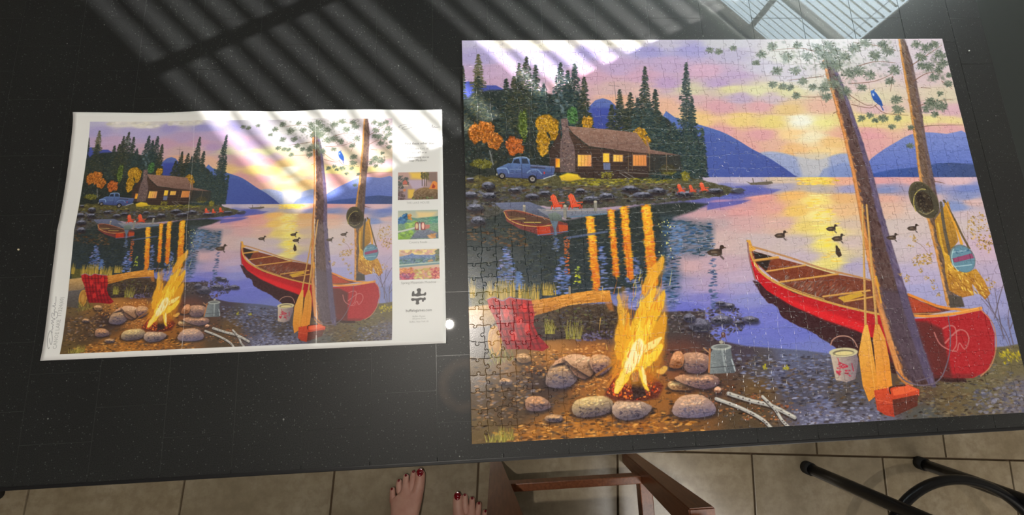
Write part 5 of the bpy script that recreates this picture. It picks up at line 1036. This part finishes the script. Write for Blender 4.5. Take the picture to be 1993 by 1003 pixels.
# ---------------------------------------------------------------- wooden dining chair pushed towards the table
ch = empty('dining_chair', W(.21, .9, T), label='reddish brown wooden chair with square legs beside the feet', cat='chair')
def post_(name, x0, y0, z0, s0, x1, y1, z1, s1, wx=1.0):
    V = [W(x0 + a * s0, y0 + b * s0, z0) for a, b in ((-.5, -.5), (.5, -.5), (.5, .5), (-.5, .5))] + [W(x1 + a * s1 * wx, y1 + b * s1, z1) for a, b in ((-.5, -.5), (.5, -.5), (.5, .5), (-.5, .5))]
    bm = bmesh.new(); vs = [bm.verts.new(v) for v in V]
    for f in ((3, 2, 1, 0), (4, 5, 6, 7), (0, 1, 5, 4), (1, 2, 6, 5), (2, 3, 7, 6), (3, 0, 4, 7)): bm.faces.new([vs[i] for i in f])
    bmesh.ops.bevel(bm, geom=bm.edges[:], offset=.0025, segments=2, affect='EDGES')
    return from_bm(name, bm, M_WOOD, ch)
LX, RX, LY = .030, .388, .705
post_('leg', LX, LY, T, .028, LX + .012, LY + .005, .32, .046, 1.5); post_('leg', RX, LY, T, .032, RX, LY + .005, .32, .048)
post_('leg', LX + .01, 1.12, T, .03, LX + .01, 1.10, .30, .04); post_('leg', RX - .01, 1.12, T, .03, RX - .01, 1.10, .30, .04)
def rail(name, a, b, w, h, z):
    (x0, y0), (x1, y1) = a, b
    box(name, W(min(x0, x1) - (w / 2 if x0 == x1 else 0), max(y0, y1) + (w / 2 if y0 == y1 else 0), z + h / 2), W(max(x0, x1) + (w / 2 if x0 == x1 else 0), min(y0, y1) - (w / 2 if y0 == y1 else 0), z - h / 2), M_WOOD, ch, .002)
rail('stretcher', (LX + .01, LY + .012), (RX - .01, LY + .012), .018, .030, .607)
rail('stretcher', (LX + .012, LY), (LX + .012, 1.12), .034, .03, .60); rail('stretcher', (RX - .004, LY), (RX - .004, 1.12), .03, .03, .62)
rail('seat_frame', (LX, LY + .03), (RX, LY + .03), .022, .035, .32); rail('seat_frame', (LX, 1.1), (RX, 1.1), .022, .035, .32)
rail('seat_frame', (LX, LY + .03), (LX, 1.1), .022, .035, .32); rail('seat_frame', (RX, LY + .03), (RX, 1.1), .022, .035, .32)
box('seat', W(LX - .03, 1.13, .30), W(RX + .015, LY + .005, .278), M_WOOD, ch, .006)
for x in (LX + .01, RX - .01): post_('back_post', x, 1.10, .30, .04, x, 1.17, -.22, .028)
for z in (-.19, -.08, .04): box('back_slat', W(LX + .01, 1.165, z + .03), W(RX - .01, 1.148, z - .02), M_WOOD, ch, .003)

# ---------------------------------------------------------------- black bar stool with a foot ring
def bar_stool(cx, cy, rot, label, two=False):
    st = empty('bar_stool', W(cx, cy, T), label=label, cat='stool', group='black tubular stools')
    for k in range(4):
        a = rot + math.pi / 4 + k * math.pi / 2; d = Vector((math.cos(a), math.sin(a)))
        pts = [W(cx + d.x * r, cy + d.y * r, z) for r, z in ((.231, T - .006), (.222, .6), (.213, .5), (.204, .38), (.19, .2), (.17, .04))]
        lg = tube('leg', pts, .0145, M_STEEL, st, 16)
        tube('foot_cap', [W(cx + d.x * r, cy + d.y * r, z) for r, z in ((.2315, T), (.2305, T - .022))], .0170, M_CAP, lg, 16)
    tube('foot_ring', [W(cx + .197 * math.cos(t * math.pi / 32), cy + .197 * math.sin(t * math.pi / 32), .5) for t in range(64)], .0105, M_STEEL, st, 14, True)
    bm = bmesh.new(); bm_tube(bm, [W(cx, cy, z) for z in (.045, .035, .0, -.012, -.02)], [.17, .185, .19, .18, .15], 36); from_bm('seat', bm, M_BLACK, st, True)
    return st
bar_stool(1.043, .926, .02, 'black tubular bar stool with round foot ring at the lower right')
bar_stool(-1.385, .855, .05, 'black stool whose capped foot shows past the lower left table edge')

# ---------------------------------------------------------------- the person standing at the table
n = N('skin'); p = n.pos(); a = n.noise(p, 26, 4); n.col(n.ramp(a, [(.3, (.50, .24, .18)), (.7, (.62, .35, .27))])).set(Roughness=.5); n.b.inputs['Subsurface Weight'].default_value = .06; n.b.inputs['Subsurface Radius'].default_value = (.01, .004, .002); n.bump(n.noise(p, 500, 3), .15, .0004); M_SKIN = n.m
M_NAIL = plain('red_nail_polish', (.20, .006, .012), .18)
per = empty('person', W(-.13, .9, T), label='barefoot person with red painted toenails standing at the table edge', cat='person')
def foot(side, ox, oy, ang, top):
    """side=+1: big toe to the right of the foot axis (left foot).  local a: sideways, b: towards the toes"""
    cs, sn = math.cos(ang), math.sin(ang)
    def L(a, b, h): a *= side; return W(ox + a * cs + b * sn, oy + a * sn - b * cs, T - h)
    V = []; E_ = []; R_ = []
    def add(p, r, par=None):
        V.append(p); R_.append(r); i = len(V) - 1
        if par is not None: E_.append((par, i))
        return i
    ank = add(L(-.004, .045, .075), (.031, .034))
    heel = add(L(-.004, .012, .030), (.029, .029), ank)
    mid = add(L(.000, .088, .050), (.034, .030), ank)
    m2 = add(L(-.001, .136, .031), (.042, .025), mid)
    # ball of the foot, spread over five toe roots
    toes = []
    for k, (a, b, r, la, lb, tr) in enumerate(((.030, .172, .0180, .031, .226, .0142), (.012, .170, .0160, .0125, .224, .0090), (-.0045, .178, .0142, -.0062, .215, .0086), (-.020, .168, .0138, -.0235, .202, .0084), (-.033, .152, .0136, -.0395, .182, .0080))):
        root = add(L(a, b, .022 if k == 0 else .019), (r, r), m2)
        k1 = add(L(a + (la - a) * .42, b + (lb - b) * .42, .019 if k == 0 else .0185), (tr * 1.04, tr * 1.02), root)
        k2 = add(L(a + (la - a) * .74, b + (lb - b) * .74, .0165 if k == 0 else .0135), (tr * 1.0, tr * .95), k1)
        tip = add(L(la, lb - .002, .0130 if k == 0 else .0085), (tr * .88, tr * .8), k2)
        toes.append((L(la, lb - (.003 if k else .004), (.0130 if k == 0 else .0085) + tr * .80), tr * (.62 if k == 0 else .36), k))
    # leg
    kx, ky = top
    c1 = add(W(ox + (kx - ox) * .08 - .0 , oy + (ky - oy) * .08, T - .15), (.034, .037), ank)
    c2 = add(W(ox + (kx - ox) * .3, oy + (ky - oy) * .3 + .01, T - .30), (.052, .056), c1)
    c3 = add(W(kx, ky, T - .46), (.052, .055), c2)
    return V, E_, R_, ank, c3, toes, L
def build_person():
    V, E_, R_ = [], [], []; nails = []; tops = []
    for args in ((1, -.212, .925, .07, (-.215, .965)), (-1, -.040, .990, .0, (-.082, 1.03))):
        v, e, r, ank, c3, toes, L = foot(*args); k = len(V)
        V += v; E_ += [(a + k, b + k) for a, b in e]; R_ += r; tops.append(c3 + k)
        nails += [(p, w, kk, args[3], args[0]) for p, w, kk in toes]
    for i, (hx, hy) in zip(tops, ((-.235, 1.0), (-.115, 1.04))):
        V.append(W(hx, hy, .06)); R_.append((.065, .068)); E_.append((i, len(V) - 1))
    a, b = len(V) - 2, len(V) - 1
    V.append(W(-.175, 1.02, -.13)); R_.append((.10, .085)); E_ += [(a, len(V) - 1), (b, len(V) - 1)]; root = len(V) - 1
    V.append(W(-.175, 1.02, -.24)); R_.append((.105, .075)); E_.append((root, len(V) - 1))
    me = bpy.data.meshes.new('body'); me.from_pydata([tuple(v) for v in V], E_, []); me.update()
    ob = bpy.data.objects.new('tmp', me); COL.objects.link(ob)
    ob.modifiers.new('s', 'SKIN'); ob.modifiers.new('u', 'SUBSURF').levels = 2; ob.modifiers['s'].branch_smoothing = .35
    sv = me.skin_vertices[0].data if me.skin_vertices else None
    if sv is None:
        bm = bmesh.new(); bm.from_mesh(me); lay = bm.verts.layers.skin.verify(); bm.to_mesh(me); bm.free(); sv = me.skin_vertices[0].data
    for i, r in enumerate(R_): sv[i].radius = r; sv[i].use_root = (i == root)
    dg = bpy.context.evaluated_depsgraph_get(); dg.update(); em = bpy.data.meshes.new_from_object(ob.evaluated_get(dg)); bpy.data.objects.remove(ob)
    for v in em.vertices:
        if v.co.z < .0008: v.co.z = .0008
    link('body', em, M_SKIN, per, True)
    em.update()
    keep = [p for p in em.polygons if min(em.vertices[i].co.z for i in p.vertices) > .60]
    ids = sorted({i for p in keep for i in p.vertices}); mp = {k: n_ for n_, k in enumerate(ids)}
    SV = [em.vertices[i].co + em.vertices[i].normal * .009 for i in ids]
    sh = mesh('shorts', SV, [tuple(mp[i] for i in p.vertices) for p in keep], plain('denim', (.035, .05, .09), .85), per, True)
    md = sh.modifiers.new('thickness', 'SOLIDIFY'); md.thickness = .004; md.offset = 0
    from mathutils.bvhtree import BVHTree
    bt = BVHTree.FromPolygons([v.co.copy() for v in em.vertices], [tuple(p.vertices) for p in em.polygons])
    for p, w, k, ang, side in nails:
        bm = bmesh.new(); ny, nx_ = 6, 6; g = []
        for j in range(ny + 1):
            for i in range(nx_ + 1):
                a, b = (i / nx_ * 2 - 1), (j / ny * 2 - 1)
                m = math.sqrt(max(0, 1 - .5 * b * b)); m2_ = math.sqrt(max(0, 1 - .5 * a * a)); x, y = a * m * w, b * m2_ * w * (1.05 if k == 0 else .95)
                q_ = Vector((p.x + x * math.cos(ang) + y * math.sin(ang), p.y - x * math.sin(ang) + y * math.cos(ang), .2))
                hit = bt.ray_cast(q_, Vector((0, 0, -1)))
                z = hit[0].z if hit[0] else p.z
                e = max(abs(a), abs(b)); q_.z = z + (.0009 if e < .9 else .0001); g.append(bm.verts.new(q_))
        for j in range(ny):
            for i in range(nx_): bm.faces.new((g[j * (nx_ + 1) + i], g[j * (nx_ + 1) + i + 1], g[(j + 1) * (nx_ + 1) + i + 1], g[(j + 1) * (nx_ + 1) + i]))
        from_bm('toenail', bm, M_NAIL, per, True)
build_person()
print('objects', len(bpy.data.objects))
